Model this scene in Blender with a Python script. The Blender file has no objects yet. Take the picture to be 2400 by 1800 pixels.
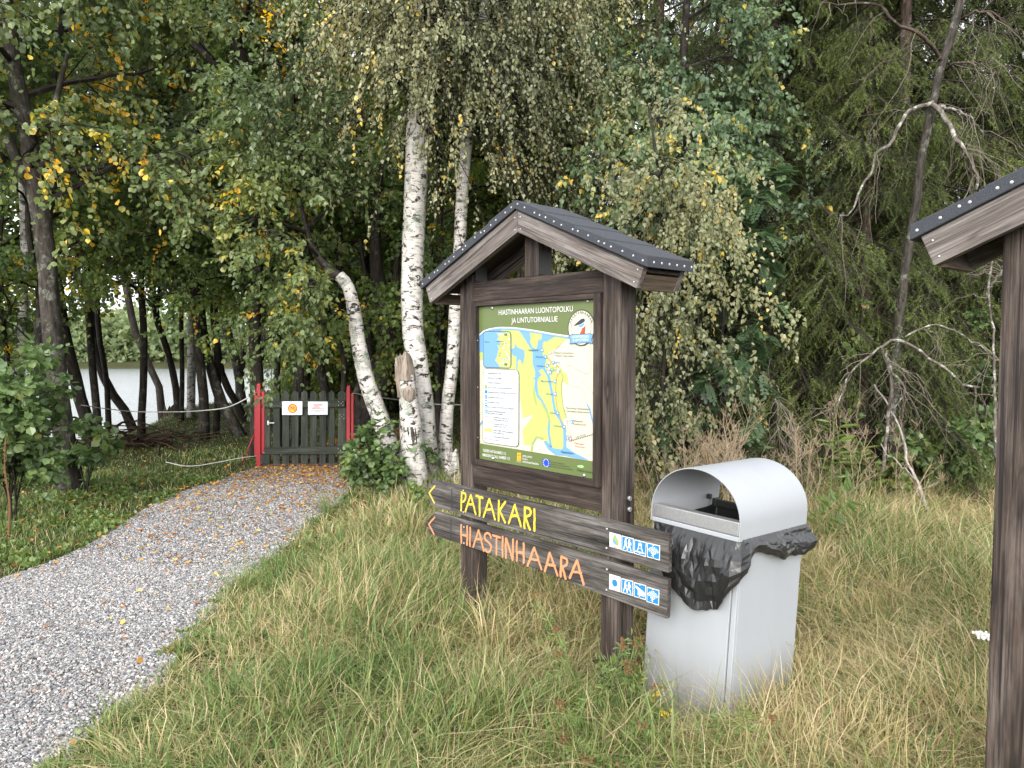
EXPOSURE = 1.36
import bpy, math, random
import numpy as np
from mathutils import Vector
from mathutils.geometry import tessellate_polygon
rng = np.random.default_rng(11)
random.seed(5)
SC = bpy.context.scene
COL = SC.collection
PI = math.pi
FP, PITCH, EYE = 1700.0, 0.0525, 1.6
CP, SP = math.cos(PITCH), math.sin(PITCH)

# ---------------------------------------------------------------- camera
cd = bpy.data.cameras.new('camera'); cam = bpy.data.objects.new('camera', cd); COL.objects.link(cam)
cd.sensor_width = 36; cd.lens = 36*FP/2400; cd.clip_start = .05; cd.clip_end = 1500
cam.location = (0, 0, EYE); cam.rotation_euler = (PI/2-PITCH, 0, 0)
SC.camera = cam

# a pixel of the photograph (2400 x 1800) -> world directions and points
def ray(px, py):
    x = (px-1200)/FP; u = -(py-900)/FP
    return np.array([x, CP+u*SP, -SP+u*CP])
def at(px, py, Y):
    d = ray(px, py); return np.array([0, 0, EYE])+d*(Y/d[1])
def gnd(px, py, z=0.):
    d = ray(px, py); return np.array([0, 0, EYE])+d*((z-EYE)/d[2])
def onplane(px, py, O, n):
    d = ray(px, py); C = np.array([0, 0, EYE]); return C+d*(np.dot(np.array(O)-C, n)/np.dot(d, n))

# ---------------------------------------------------------------- objects
def tag(o, label=None, cat=None, group=None, kind=None):
    if label: o['label'] = label
    if cat: o['category'] = cat
    if group: o['group'] = group
    if kind: o['kind'] = kind
    return o
def empty(name, loc, label, cat, group=None, rz=0.):
    o = bpy.data.objects.new(name, None); COL.objects.link(o)
    o.location = [float(v) for v in loc]; o.rotation_euler = (0, 0, rz); o.empty_display_size = .2
    return tag(o, label, cat, group)
def mk(name, V, faces, mats, parent=None, smooth=False, attrs=None, midx=None, bevel=0):
    V = np.asarray(V, np.float32)
    if not isinstance(faces, (list, tuple)): faces = [faces]
    if not isinstance(mats, (list, tuple)): mats = [mats]
    me = bpy.data.meshes.new(name)
    fl = [np.asarray(f, np.int32) for f in faces if len(f)]
    me.vertices.add(len(V)); me.vertices.foreach_set('co', V.ravel())
    nl = sum(f.size for f in fl); nf = sum(len(f) for f in fl)
    me.loops.add(nl); me.loops.foreach_set('vertex_index', np.concatenate([f.ravel() for f in fl]))
    tot = np.concatenate([np.full(len(f), f.shape[1], np.int32) for f in fl])
    st = np.concatenate([[0], np.cumsum(tot)[:-1]]).astype(np.int32)
    me.polygons.add(nf); me.polygons.foreach_set('loop_start', st); me.polygons.foreach_set('loop_total', tot)
    if midx is not None: me.polygons.foreach_set('material_index', np.asarray(midx, np.int32))
    me.polygons.foreach_set('use_smooth', np.full(nf, bool(smooth)))
    for m in mats: me.materials.append(m)
    for k, a in (attrs or {}).items():
        a = np.asarray(a, np.float32)
        if a.ndim == 1:
            at_ = me.attributes.new(k, 'FLOAT', 'POINT'); at_.data.foreach_set('value', a)
        else:
            at_ = me.attributes.new(k, 'FLOAT_VECTOR', 'POINT'); at_.data.foreach_set('vector', a.ravel())
    me.update(calc_edges=True); me.validate()
    o = bpy.data.objects.new(name, me); COL.objects.link(o)
    if parent is not None: o.parent = parent
    if bevel:
        b = o.modifiers.new('bevel', 'BEVEL'); b.width = bevel; b.segments = 2; b.limit_method = 'ANGLE'; b.angle_limit = math.radians(40)
    return o
def clone(o, parent=None, loc=None, rot=None, scale=None):
    c = o.copy(); COL.objects.link(c)
    if parent is not None: c.parent = parent
    if loc is not None: c.location = [float(v) for v in loc]
    if rot is not None: c.rotation_euler = rot
    if scale is not None: c.scale = scale
    return c
def join(parts):
    """[(V, [faces...], {attr: arr})] -> one V, faces, attrs"""
    Vs, Fs, As, n = [], [], {}, 0
    for V, F, A in parts:
        Vs.append(V)
        for f in (F if isinstance(F, list) else [F]):
            if len(f): Fs.append(np.asarray(f)+n)
        for k, a in A.items(): As.setdefault(k, []).append(a)
        n += len(V)
    return np.concatenate(Vs), Fs, {k: np.concatenate(a) for k, a in As.items()}

BOXF = np.array([[0, 3, 2, 1], [4, 5, 6, 7], [0, 1, 5, 4], [1, 2, 6, 5], [2, 3, 7, 6], [3, 0, 4, 7]])
_go = [0.]
def board(p0, ax, ay, az):
    """box from corner p0 with edge vectors; grain runs along the longest edge"""
    p0, ax, ay, az = [np.asarray(v, float) for v in (p0, ax, ay, az)]
    if np.dot(np.cross(ax, ay), az) < 0: ax, ay = ay, ax
    V = np.array([p0, p0+ax, p0+ax+ay, p0+ay, p0+az, p0+ax+az, p0+ax+ay+az, p0+ay+az])
    L = [np.linalg.norm(v) for v in (ax, ay, az)]
    g = np.array([[0, 0, 0], [1, 0, 0], [1, 1, 0], [0, 1, 0], [0, 0, 1], [1, 0, 1], [1, 1, 1], [0, 1, 1]], float)*np.array(L)
    o = sorted(range(3), key=lambda i: -L[i]); g = g[:, o]
    _go[0] += 7.31
    g = g+np.array([_go[0], _go[0]*.37 % 3, _go[0]*.73 % 5])
    return V, [BOXF], {'gco': g}
def wood(name, parts, mat, parent, bevel=.003):
    V, F, A = join(parts if isinstance(parts, list) else [parts])
    return mk(name, V, F, mat, parent, attrs=A, bevel=bevel)
def prism(poly2, T, depth):
    """closed outline (list of 2d) -> extruded solid; T maps (a, c, b) with b from 0 (front) to depth"""
    n = len(poly2)
    V = [T(p[0], p[1], 0) for p in poly2]+[T(p[0], p[1], depth) for p in poly2]
    tri = tessellate_polygon([[Vector((p[0], p[1], 0)) for p in poly2]])
    ar = sum(poly2[i][0]*poly2[(i+1) % n][1]-poly2[(i+1) % n][0]*poly2[i][1] for i in range(n))
    ft = [tuple(t) for t in tri]
    a, b, c = ft[0]
    s = (poly2[b][0]-poly2[a][0])*(poly2[c][1]-poly2[a][1])-(poly2[c][0]-poly2[a][0])*(poly2[b][1]-poly2[a][1])
    F3 = [t if s > 0 else t[::-1] for t in ft]; B3 = [(t[2]+n, t[1]+n, t[0]+n) for t in F3]
    q = [(i+n, (i+1) % n+n, (i+1) % n, i) if ar > 0 else (i, (i+1) % n, (i+1) % n+n, i+n) for i in range(n)]
    return np.array(V), [np.array(F3+B3), np.array(q)]
def smoothline(P, n):
    P = np.asarray(P, float); m = len(P)
    Q = np.vstack([2*P[0]-P[1], P, 2*P[-1]-P[-2]])
    d = np.linalg.norm(np.diff(P, axis=0), axis=1); s = np.concatenate([[0], np.cumsum(d)]); t = np.linspace(0, s[-1], n)
    k = np.clip(np.searchsorted(s, t, 'right')-1, 0, m-2); u = ((t-s[k])/np.maximum(d[k], 1e-9))[:, None]
    a, b, c, e = Q[k], Q[k+1], Q[k+2], Q[k+3]
    return .5*(2*b+(c-a)*u+(2*a-5*b+4*c-e)*u*u+(3*b-a-3*c+e)*u**3)
def nrm(v): return v/np.maximum(np.linalg.norm(v, axis=-1, keepdims=True), 1e-9)

def tube(P, R, k=10, cap=True, lump=0., seed=0):
    """one thick tube with bark coordinates"""
    P = np.asarray(P, float); n = len(P); R = np.broadcast_to(np.asarray(R, float), n)
    T = nrm(np.gradient(P, axis=0)); ref = np.array([.3, 1., .1]) if abs(T[n//2, 2]) > .5 else np.array([0, 0, 1.])
    U = nrm(np.cross(T, ref)); W = np.cross(T, U)
    a = np.arange(k)*2*PI/k; r_ = np.random.default_rng(seed)
    ph = r_.uniform(0, 6.28, 6); s = np.concatenate([[0], np.cumsum(np.linalg.norm(np.diff(P, axis=0), axis=1))])
    lm = 1+lump*(np.sin(2*a[None]+ph[0]+s[:, None]*1.3)+.7*np.sin(3*a[None]+ph[1]-s[:, None]*2.1)+.8*np.sin(s[:, None]*5+ph[2]+a[None])+.5*np.sin(s[:, None]*13+ph[3]+2*a[None]))
    rr = R[:, None]*lm
    V = P[:, None]+rr[..., None]*(np.cos(a)[None, :, None]*U[:, None]+np.sin(a)[None, :, None]*W[:, None])
    i = np.arange(n-1)[:, None]*k; j = np.arange(k)[None]; j2 = (j+1) % k
    F = np.stack([i+j, i+j2, i+k+j2, i+k+j], -1).reshape(-1, 4)
    B = np.stack(np.broadcast_arrays(rr*np.cos(a)[None], rr*np.sin(a)[None], s[:, None]+seed*3.7), -1).reshape(-1, 3)
    V = V.reshape(-1, 3); Fs = [F]
    if cap:
        V = np.vstack([V, P[0], P[-1]]); B = np.vstack([B, [0, 0, seed*3.7], [0, 0, s[-1]+seed*3.7]])
        c0 = n*k; jj = np.arange(k)
        Fs.append(np.vstack([np.stack([np.full(k, c0), (jj+1) % k, jj], -1), np.stack([np.full(k, c0+1), (n-1)*k+jj, (n-1)*k+(jj+1) % k], -1)]))
    return V, Fs, {'gco': B}
def tubes(C, r0, r1, k=3):
    """many thin tubes: C (N,K,3)"""
    N, K, _ = C.shape
    T = nrm(C[:, -1]-C[:, 0]); rf = np.where(np.abs(T[:, 2:3]) > .8, np.array([[1., 0, 0]]), np.array([[0, 0, 1.]]))
    U = nrm(np.cross(T, rf)); W = np.cross(T, U); a = np.arange(k)*2*PI/k
    r = (np.broadcast_to(np.asarray(r0, float), (N,))[:, None]*(1-np.linspace(0, 1, K))+np.broadcast_to(np.asarray(r1, float), (N,))[:, None]*np.linspace(0, 1, K))
    off = np.cos(a)[None, :, None]*U[:, None]+np.sin(a)[None, :, None]*W[:, None]
    V = C[:, :, None]+r[:, :, None, None]*off[:, None]
    b = (np.arange(N)*K*k)[:, None, None]+(np.arange(K-1)*k)[None, :, None]; j = np.arange(k)[None, None]; j2 = (j+1) % k
    F = np.stack([b+j, b+j2, b+k+j2, b+k+j], -1).reshape(-1, 4)
    s = np.broadcast_to(np.linspace(0, 1, K)[None, :, None], (N, K, k))
    B = np.stack([np.broadcast_to(np.cos(a)*.02, (N, K, k)), np.broadcast_to(np.sin(a)*.02, (N, K, k)), s+np.arange(N)[:, None, None]*.37], -1).reshape(-1, 3)
    return V.reshape(-1, 3), [F], {'gco': B}
def grow(par, n, t0, t1, L, mix, droop=0., wob=.06, K=5, r=None, taper=.45, bias=None, flat=0.):
    r = r or rng
    N, K0, _ = par.shape
    i = r.integers(N, size=n); t = r.uniform(t0, t1, n); f = t*(K0-1); k = np.minimum(f.astype(int), K0-2); u = (f-k)[:, None]
    pos = par[i, k]*(1-u)+par[i, k+1]*u; tan = nrm(par[i, k+1]-par[i, k])
    pr = nrm(np.cross(tan, r.normal(size=(n, 3))))
    if flat:
        hz = nrm(np.cross(tan, np.broadcast_to(np.array([0, 0, 1.]), tan.shape)))*r.choice([-1., 1.], n)[:, None]; pr = nrm(pr*(1-flat)+hz*flat)
    D = tan*mix[0]+pr*mix[1]+np.array([0, 0, 1.])*mix[2]
    if bias is not None: D = D+np.asarray(bias)
    D = nrm(D)
    ln = r.uniform(L[0], L[1], n)*(1-taper*t)
    s = np.linspace(0, 1, K)
    C = pos[:, None]+D[:, None]*(ln[:, None]*s)[..., None]
    dr = np.broadcast_to(np.asarray(droop, float), (n,))
    C[:, :, 2] -= (dr*ln)[:, None]*s[None]**2
    C += np.cumsum(r.normal(size=(n, K, 3))*s[None, :, None]*wob*ln[:, None, None], axis=1)*.6
    return C
LEAF = {'round': np.array([[0, 0], [.42, .22], [.46, .62], [0, 1.], [-.46, .62], [-.42, .22]]),
        'birch': np.array([[0, 0], [.44, .22], [.34, .55], [0, 1.05], [-.34, .55], [-.44, .22]]),
        'oval': np.array([[0, 0], [.24, .25], [.24, .65], [0, 1.], [-.24, .65], [-.24, .25]]),
        'lance': np.array([[0, 0], [.10, .25], [.09, .65], [0, 1.], [-.09, .65], [-.10, .25]])}
def leaves(C, per, size, shape='round', hang=.5, up=.7, t0=.1, spread=.6, r=None, tint=None, fold=.16):
    """leaves along curves C (N,K,3); returns mesh part with attribute tint"""
    r = r or rng
    N, K, _ = C.shape; n = N*per
    i = np.repeat(np.arange(N), per); t = np.clip((np.tile(np.arange(per), N)+r.uniform(0, 1, n))/per*(1-t0)+t0, 0, 1)
    f = t*(K-1); k = np.minimum(f.astype(int), K-2); u = (f-k)[:, None]
    pos = C[i, k]*(1-u)+C[i, k+1]*u; tan = nrm(C[i, k+1]-C[i, k])
    side = nrm(np.cross(tan, r.normal(size=(n, 3))))
    ax = nrm(tan*.5+side*spread+np.array([0, 0, -1.])*hang*r.uniform(.3, 1.4, n)[:, None])
    nm = r.normal(size=(n, 3))*.6+np.array([0, 0, 1.])*up
    nm = nrm(nm-ax*np.sum(nm*ax, 1, keepdims=True)); bx = np.cross(ax, nm)
    sz = size*r.uniform(.6, 1.2, n); S = LEAF[shape]
    pet = pos+side*(sz*.25)[:, None]
    V = pet[:, None]+sz[:, None, None]*(ax[:, None]*S[None, :, 1:2]+bx[:, None]*S[None, :, 0:1]+nm[:, None]*(np.abs(S[None, :, 0:1])*fold-S[None, :, 1:2]**2*.12))
    b = (np.arange(n)*6)[:, None]
    F = np.vstack([b+np.array([[0, 1, 2, 3]]), b+np.array([[0, 3, 4, 5]])])
    if tint is None:
        ct = r.uniform(0, 1, N); tn = np.clip(ct[i]*.62+r.uniform(0, .38, n), 0, 1)
    else: tn = tint(i, n, pos)
    return V.reshape(-1, 3), [F], {'tint': np.repeat(tn, 6)}
# ---------------------------------------------------------------- materials
def new(name):
    m = bpy.data.materials.new(name); m.use_nodes = True; nt = m.node_tree; nt.nodes.clear()
    out = nt.nodes.new('ShaderNodeOutputMaterial'); return m, nt, out
class G:
    def __init__(s, nt): s.nt = nt
    def n(s, t, **k):
        nd = s.nt.nodes.new('ShaderNode'+t)
        for a, v in k.items(): setattr(nd, a, v)
        return nd
    def l(s, a, b): s.nt.links.new(a, b)
    def set(s, sock, v):
        if isinstance(v, bpy.types.NodeSocket): s.l(v, sock)
        else: sock.default_value = v
    def attr(s, name, out='Vector'): return s.n('Attribute', attribute_name=name).outputs[out]
    def obj(s): return s.n('TexCoord').outputs['Object']
    def map(s, v, scale=(1, 1, 1), loc=(0, 0, 0)):
        m = s.n('Mapping'); s.l(v, m.inputs['Vector']); m.inputs['Scale'].default_value = scale; m.inputs['Location'].default_value = loc; return m.outputs[0]
    def noise(s, v, scale, detail=4, rough=.55, dist=0.):
        t = s.n('TexNoise'); s.l(v, t.inputs['Vector']); t.inputs['Scale'].default_value = scale; t.inputs['Detail'].default_value = detail
        t.inputs['Roughness'].default_value = rough; t.inputs['Distortion'].default_value = dist; return t.outputs['Fac']
    def vor(s, v, scale, feature='F1', out='Distance', rnd=1.):
        t = s.n('TexVoronoi', feature=feature); s.l(v, t.inputs['Vector']); t.inputs['Scale'].default_value = scale; t.inputs['Randomness'].default_value = rnd; return t.outputs[out]
    def ramp(s, f, stops, interp='LINEAR'):
        r = s.n('ValToRGB'); e = r.color_ramp.elements; r.color_ramp.interpolation = interp
        while len(e) < len(stops): e.new(.5)
        for el, (p, c) in zip(e, stops):
            el.position = p; el.color = (c, c, c, 1) if isinstance(c, (int, float)) else (*c, 1)
        s.l(f, r.inputs[0]); return r.outputs[0]
    def mix(s, f, a, b, mode='MIX'):
        m = s.n('Mix', data_type='RGBA', blend_type=mode); s.set(m.inputs[0], f)
        for i, v in ((6, a), (7, b)):
            if isinstance(v, tuple): v = (*v, 1)
            s.set(m.inputs[i], v)
        return m.outputs[2]
    def math(s, op, a, b=0., c=None):
        m = s.n('Math', operation=op); s.set(m.inputs[0], a); s.set(m.inputs[1], b)
        if c is not None: s.set(m.inputs[2], c)
        return m.outputs[0]
    def bump(s, h, st=.5, d=.01, nrm_=None):
        b = s.n('Bump'); s.l(h, b.inputs['Height']); b.inputs['Strength'].default_value = st; b.inputs['Distance'].default_value = d
        if nrm_ is not None: s.l(nrm_, b.inputs['Normal'])
        return b.outputs[0]
    def bsdf(s, col, rough=.6, metal=0., spec=.5, normal=None, **kw):
        p = s.n('BsdfPrincipled'); s.set(p.inputs['Base Color'], (*col, 1) if isinstance(col, tuple) else col); s.set(p.inputs['Roughness'], rough)
        p.inputs['Metallic'].default_value = metal; s.set(p.inputs['Specular IOR Level'], spec)
        if normal is not None: s.l(normal, p.inputs['Normal'])
        for k, v in kw.items(): s.set(p.inputs[k], v)
        return p.outputs[0]
def plain(name, col, rough=.6, metal=0., spec=.5, vary=.12, scale=9.):
    m, nt, out = new(name); g = G(nt)
    f = g.noise(g.obj(), scale, 5)
    c = g.mix(f, tuple(x*(1-vary) for x in col), tuple(min(1, x*(1+vary)) for x in col))
    g.l(g.bsdf(c, rough, metal, spec), out.inputs[0]); return m
def wood_mat(name, dark, mid, pale, wear=.5, rough=.72, knots=True):
    m, nt, out = new(name); g = G(nt)
    v = g.attr('gco')
    st = g.map(v, (1.6, 26, 26)); warp = g.noise(g.map(v, (1.2, 4, 4)), 2.5, 3)
    ring = g.math('SINE', g.math('ADD', g.math('MULTIPLY', g.noise(g.map(v, (.55, 9, 9)), 1.6, 3, .5, .6), 62.), g.math('MULTIPLY', warp, 6.)))
    fine = g.noise(g.map(v, (3.2, 130, 130)), 1., 6, .72)
    st_n = g.noise(st, 1.4, 5, .6, .2)
    tone = g.math('ADD', g.math('MULTIPLY', st_n, .38), g.math('MULTIPLY', fine, .62))
    c = g.mix(g.ramp(tone, [(.40, 0.), (.60, 1.)]), dark, mid)
    c = g.mix(g.ramp(ring, [(.3, 0.), (1., .45)]), c, tuple(x*.55 for x in dark))
    wn = g.noise(g.map(v, (1.3, 7, 7)), 1.7, 5, .6)
    c = g.mix(g.math('MULTIPLY', g.ramp(wn, [(.62-.25*wear, 0.), (.86-.2*wear, 1.)]), g.ramp(fine, [(.38, .15), (.62, 1.)])), c, pale)
    h = g.math('ADD', g.math('MULTIPLY', fine, .55), g.math('MULTIPLY', ring, .12))
    if knots:
        vd = g.n('VectorMath', operation='ADD'); g.l(g.map(v, (1.7, 7.5, 7.5)), vd.inputs[0]); nz = g.n('TexNoise'); g.l(g.map(v, (6, 30, 30)), nz.inputs['Vector']); nz.inputs['Scale'].default_value = 1.2; vs = g.n('VectorMath', operation='SCALE'); g.l(nz.outputs['Color'], vs.inputs[0]); vs.inputs['Scale'].default_value = .22; g.l(vs.outputs[0], vd.inputs[1])
        kv = g.vor(vd.outputs[0], 1.0, rnd=1.)
        c = g.mix(g.ramp(kv, [(.085, .9), (.13, .5), (.2, 0.)]), c, tuple(x*.5 for x in dark)); c = g.mix(g.ramp(kv, [(.03, .7), (.075, 0.)]), c, tuple(x*1.3 for x in mid))
    crack = g.ramp(g.noise(g.map(v, (.8, 60, 60)), 1., 2, .4), [(.30, 1.), (.345, 0.)])
    c = g.mix(g.math('MULTIPLY', crack, .8), c, (.006, .005, .005))
    h = g.math('SUBTRACT', h, g.math('MULTIPLY', crack, .5))
    g.l(g.bsdf(c, rough, 0, .3, g.bump(h, .55, .004)), out.inputs[0]); return m
M = {}
M['post'] = wood_mat('stained_dark_post_wood', (.011, .008, .007), (.062, .044, .035), (.150, .122, .106), .64)
M['beam'] = wood_mat('stained_brown_beam_wood', (.010, .0068, .006), (.046, .031, .0245), (.10, .078, .066), .42)
M['fascia'] = wood_mat('weathered_fascia_wood', (.050, .041, .037), (.155, .132, .120), (.28, .262, .25), .75)
M['plank'] = wood_mat('weathered_sign_plank', (.016, .0135, .012), (.082, .072, .065), (.22, .205, .195), .66)
M['gate'] = wood_mat('dark_green_gate_paint', (.009, .012, .009), (.030, .038, .027), (.075, .082, .062), .5, knots=False)
M['eave'] = wood_mat('bare_eave_wood', (.05, .036, .026), (.105, .075, .052), (.15, .115, .085), .4)
M['red'] = plain('red_post_paint', (.25, .010, .016), .5, 0, .4, .2)
def felt():
    m, nt, out = new('granular_roof_felt'); g = G(nt); o = g.obj()
    f = g.noise(o, 420, 2, .6); b = g.noise(o, 6, 4)
    c = g.mix(g.ramp(f, [(.36, 0.), (.66, 1.)]), (.012, .0135, .017), (.060, .066, .079))
    c = g.mix(g.math('MULTIPLY', b, .5), c, (.036, .039, .048))
    g.l(g.bsdf(c, .85, 0, .35, g.bump(f, .7, .003)), out.inputs[0]); return m
M['felt'] = felt()
M['zinc'] = plain('galvanised_metal', (.42, .43, .44), .42, .9, .5, .2, 60)
M['nail'] = plain('galvanised_nail_head', (.36, .36, .35), .5, .3, .5, .2, 200)
def bin_paint(name, col):
    m, nt, out = new(name); g = G(nt); o = g.obj()
    c = g.mix(g.ramp(g.noise(g.map(o, (3, 3, .9)), 2.2, 5), [(.35, 0.), (.7, 1.)]), col, tuple(x*.95 for x in col))
    sp = g.ramp(g.noise(o, 38, 3, .7), [(.72, 0.), (.75, 1.)])
    c = g.mix(g.math('MULTIPLY', sp, .45), c, (.22, .20, .17))
    low = g.n('SeparateXYZ'); g.l(o, low.inputs[0])
    dirt = g.math('MULTIPLY', g.ramp(low.outputs[2], [(.02, 1.), (.4, 0.)]), g.noise(g.map(o, (6, 6, 2)), 3, 5))
    c = g.mix(g.math('MULTIPLY', dirt, .85), c, (.17, .15, .11))
    g.l(g.bsdf(c, .6, 0, .35, g.bump(g.noise(o, 9, 2), .05, .01)), out.inputs[0]); return m
M['bin'] = bin_paint('pale_grey_bin_paint', (.275, .29, .31))
M['steel'] = plain('brushed_steel_lip', (.36, .36, .36), .42, .7, .5, .25, 120)
M['blackmetal'] = plain('black_bin_frame', (.012, .012, .012), .45)
def bag():
    m, nt, out = new('black_plastic_film'); g = G(nt); o = g.obj()
    h = g.noise(g.map(o, (1, 1, .7)), 24, 3, .5, 1.2)
    dr = g.ramp(g.vor(o, 90.), [(.12, 1.), (.2, 0.)])
    c = g.mix(g.math('MULTIPLY', dr, .25), (.014, .014, .015), (.07, .07, .075))
    g.l(g.bsdf(c, .30, 0, .6, g.bump(h, .22, .01)), out.inputs[0]); return m
M['bag'] = bag()
def leafmat(name, stops, trans=.34, rough=.42, spec=.6, tcol=1.75):
    m, nt, out = new(name); g = G(nt)
    if name in ('alder_leaf', 'woodland_leaf', 'aspen_leaf', 'birch_leaf'): stops = [(p, tuple(min(.8, x*1.18) for x in c)) for p, c in stops]
    c = g.ramp(g.attr('tint', 'Fac'), stops)
    hs = g.n('HueSaturation'); g.l(c, hs.inputs['Color']); hs.inputs['Saturation'].default_value = 1.12; hs.inputs['Value'].default_value = tcol
    tr = g.n('BsdfTranslucent'); g.l(hs.outputs[0], tr.inputs[0])
    mx = g.n('MixShader'); mx.inputs[0].default_value = trans; g.l(g.bsdf(c, rough, 0, spec), mx.inputs[1]); g.l(tr.outputs[0], mx.inputs[2])
    g.l(mx.outputs[0], out.inputs[0]); return m
M['alder'] = leafmat('alder_leaf', [(0., (.065, .092, .038)), (.45, (.108, .145, .052)), (.80, (.165, .195, .066)), (.90, (.30, .27, .055)), (.965, (.62, .42, .045)), (1., (.60, .33, .04))], .42)
M['aspen'] = leafmat('aspen_leaf', [(0., (.058, .095, .050)), (.5, (.098, .145, .070)), (.86, (.16, .205, .085)), (.95, (.32, .30, .08)), (1., (.55, .38, .07))], .34, .36, .5)
M['birch'] = leafmat('birch_leaf', [(0., (.100, .112, .055)), (.4, (.165, .175, .088)), (.8, (.25, .25, .135)), (.93, (.31, .26, .12)), (1., (.52, .38, .08))], .40)
M['mid'] = leafmat('woodland_leaf', [(0., (.062, .098, .032)), (.5, (.110, .160, .046)), (.88, (.19, .235, .060)), (.96, (.40, .34, .05)), (1., (.58, .38, .05))], .5, .5)
M['bush'] = leafmat('bush_leaf', [(0., (.060, .105, .036)), (.5, (.098, .155, .054)), (.92, (.165, .22, .075)), (1., (.28, .26, .05))], .3)
M['rowan'] = leafmat('rowan_leaf', [(0., (.050, .088, .044)), (.6, (.080, .130, .060)), (1., (.13, .18, .078))], .34)
M['herb'] = leafmat('herb_leaf', [(0., (.075, .130, .032)), (.6, (.135, .195, .05)), (.9, (.22, .23, .07)), (1., (.34, .17, .05))], .35)
M['needle'] = leafmat('spruce_needle', [(0., (.046, .070, .018)), (.5, (.088, .122, .029)), (.88, (.175, .22, .05)), (.94, (.12, .11, .05)), (1., (.075, .060, .040))], .3, .5, .35)
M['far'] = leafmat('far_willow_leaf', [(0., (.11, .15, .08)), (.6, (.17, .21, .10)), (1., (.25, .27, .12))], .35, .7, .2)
M['grass'] = leafmat('grass_blade', [(0., (.062, .130, .030)), (.25, (.120, .180, .050)), (.45, (.205, .235, .084)), (.60, (.30, .28, .118)), (.8, (.45, .365, .19)), (.93, (.54, .46, .285)), (1., (.30, .15, .08))], .3, .5, .35, 1.25)
M['litter'] = leafmat('fallen_leaf', [(0., (.18, .075, .03)), (.35, (.36, .14, .03)), (.7, (.52, .27, .05)), (.92, (.55, .38, .07)), (1., (.34, .34, .10))], .15, .5)
M['yellow'] = plain('yellow_petal', (.80, .55, .02), .6)
M['white_petal'] = plain('white_petal', (.75, .75, .72), .6)
M['greytwig'] = plain('dead_twig', (.15, .125, .105), .85, 0, .2, .45, 30)
M['brownhead'] = plain('dry_flower_head', (.13, .072, .033), .8, 0, .2, .5, 80)
M['twig'] = plain('dry_stalk', (.27, .205, .14), .8, 0, .2, .4, 20)
M['stalk'] = plain('green_stalk', (.13, .17, .055), .7, 0, .2, .3)
def birch_bark():
    m, nt, out = new('birch_bark'); g = G(nt); v = g.attr('gco')
    base = g.mix(g.noise(v, 7, 4), (.40, .37, .345), (.56, .535, .51))
    len_ = g.ramp(g.noise(g.map(v, (9, 9, 75)), 1., 3, .6), [(.56, 0.), (.66, 1.)])
    c = g.mix(g.math('MULTIPLY', len_, .75), base, (.12, .10, .09))
    fis = g.ramp(g.noise(g.map(v, (5, 5, 9)), 1.9, 6, .66, .5), [(.545, 0.), (.585, 1.)])
    c = g.mix(fis, c, (.028, .024, .020))
    lich = g.ramp(g.noise(g.map(v, (1, 1, .8), (5, 3, 9)), 7.5, 6, .72), [(.52, 0.), (.60, .9)])
    c = g.mix(g.math('MULTIPLY', lich, g.ramp(g.noise(v, 60, 2), [(.35, .4), (.6, 1.)])), c, (.16, .19, .145))
    low = g.n('SeparateXYZ'); g.l(g.obj(), low.inputs[0])
    foot = g.math('MULTIPLY', g.ramp(low.outputs[2], [(.0, 1.), (.55, 0.)]), g.ramp(g.noise(g.map(v, (4, 4, 3)), 4, 5, .7), [(.38, 0.), (.55, 1.)]))
    c = g.mix(g.math('MULTIPLY', foot, .85), c, (.07, .06, .05))
    h = g.math('SUBTRACT', g.noise(v, 26, 5), g.math('MULTIPLY', g.math('ADD', fis, len_), .6))
    g.l(g.bsdf(c, .7, 0, .3, g.bump(h, .5, .012)), out.inputs[0]); return m
M['bbark'] = birch_bark()
def bark(name, dark, mid, lichen, amount):
    m, nt, out = new(name); g = G(nt); v = g.attr('gco')
    n1 = g.noise(g.map(v, (22, 22, 5)), 1.2, 6, .65); n2 = g.noise(v, 9, 5, .65)
    c = g.mix(g.ramp(n1, [(.35, 0.), (.66, 1.)]), dark, mid)
    c = g.mix(g.math('MULTIPLY', g.ramp(n2, [(.6-.12*amount, 0.), (.68-.08*amount, 1.)]), g.ramp(g.noise(v, 70, 3), [(.4, .2), (.6, 1.)])), c, lichen)
    g.l(g.bsdf(c, .85, 0, .2, g.bump(n1, .8, .02)), out.inputs[0]); return m
M['abark'] = bark('alder_bark', (.012, .010, .008), (.060, .052, .043), (.15, .155, .13), .5)
M['dbark'] = bark('dark_bark', (.010, .008, .007), (.042, .034, .028), (.095, .10, .08), .3)
M['sbark'] = bark('spruce_bark', (.020, .014, .011), (.085, .060, .048), (.14, .13, .115), .4)
M['lichen'] = bark('lichen_dead_wood', (.045, .037, .031), (.14, .12, .10), (.40, .41, .36), .85)
M['pale_pole'] = bark('bleached_pole', (.17, .15, .135), (.36, .33, .30), (.46, .44, .40), .6)
M['rot'] = bark('rotten_wood', (.012, .008, .006), (.075, .045, .028), (.05, .07, .025), .5)
def snapped():
    m, nt, out = new('bare_broken_wood'); g = G(nt); v = g.attr('gco')
    c = g.mix(g.ramp(g.noise(g.map(v, (30, 30, 3)), 1.3, 5, .6), [(.35, 0.), (.65, 1.)]), (.09, .07, .055), (.30, .255, .21))
    g.l(g.bsdf(c, .85, 0, .2, g.bump(g.noise(g.map(v, (40, 40, 4)), 1.2, 4), .6, .01)), out.inputs[0]); return m
M['snap'] = snapped()
M['scar'] = bark('burnt_scar', (.018, .015, .013), (.065, .055, .048), (.13, .115, .10), .3)
M['rope'] = plain('white_fence_rope', (.52, .52, .50), .6, 0, .3, .2, 50)
M['wire'] = plain('grey_fence_wire', (.25, .25, .24), .5, .6)
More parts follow.
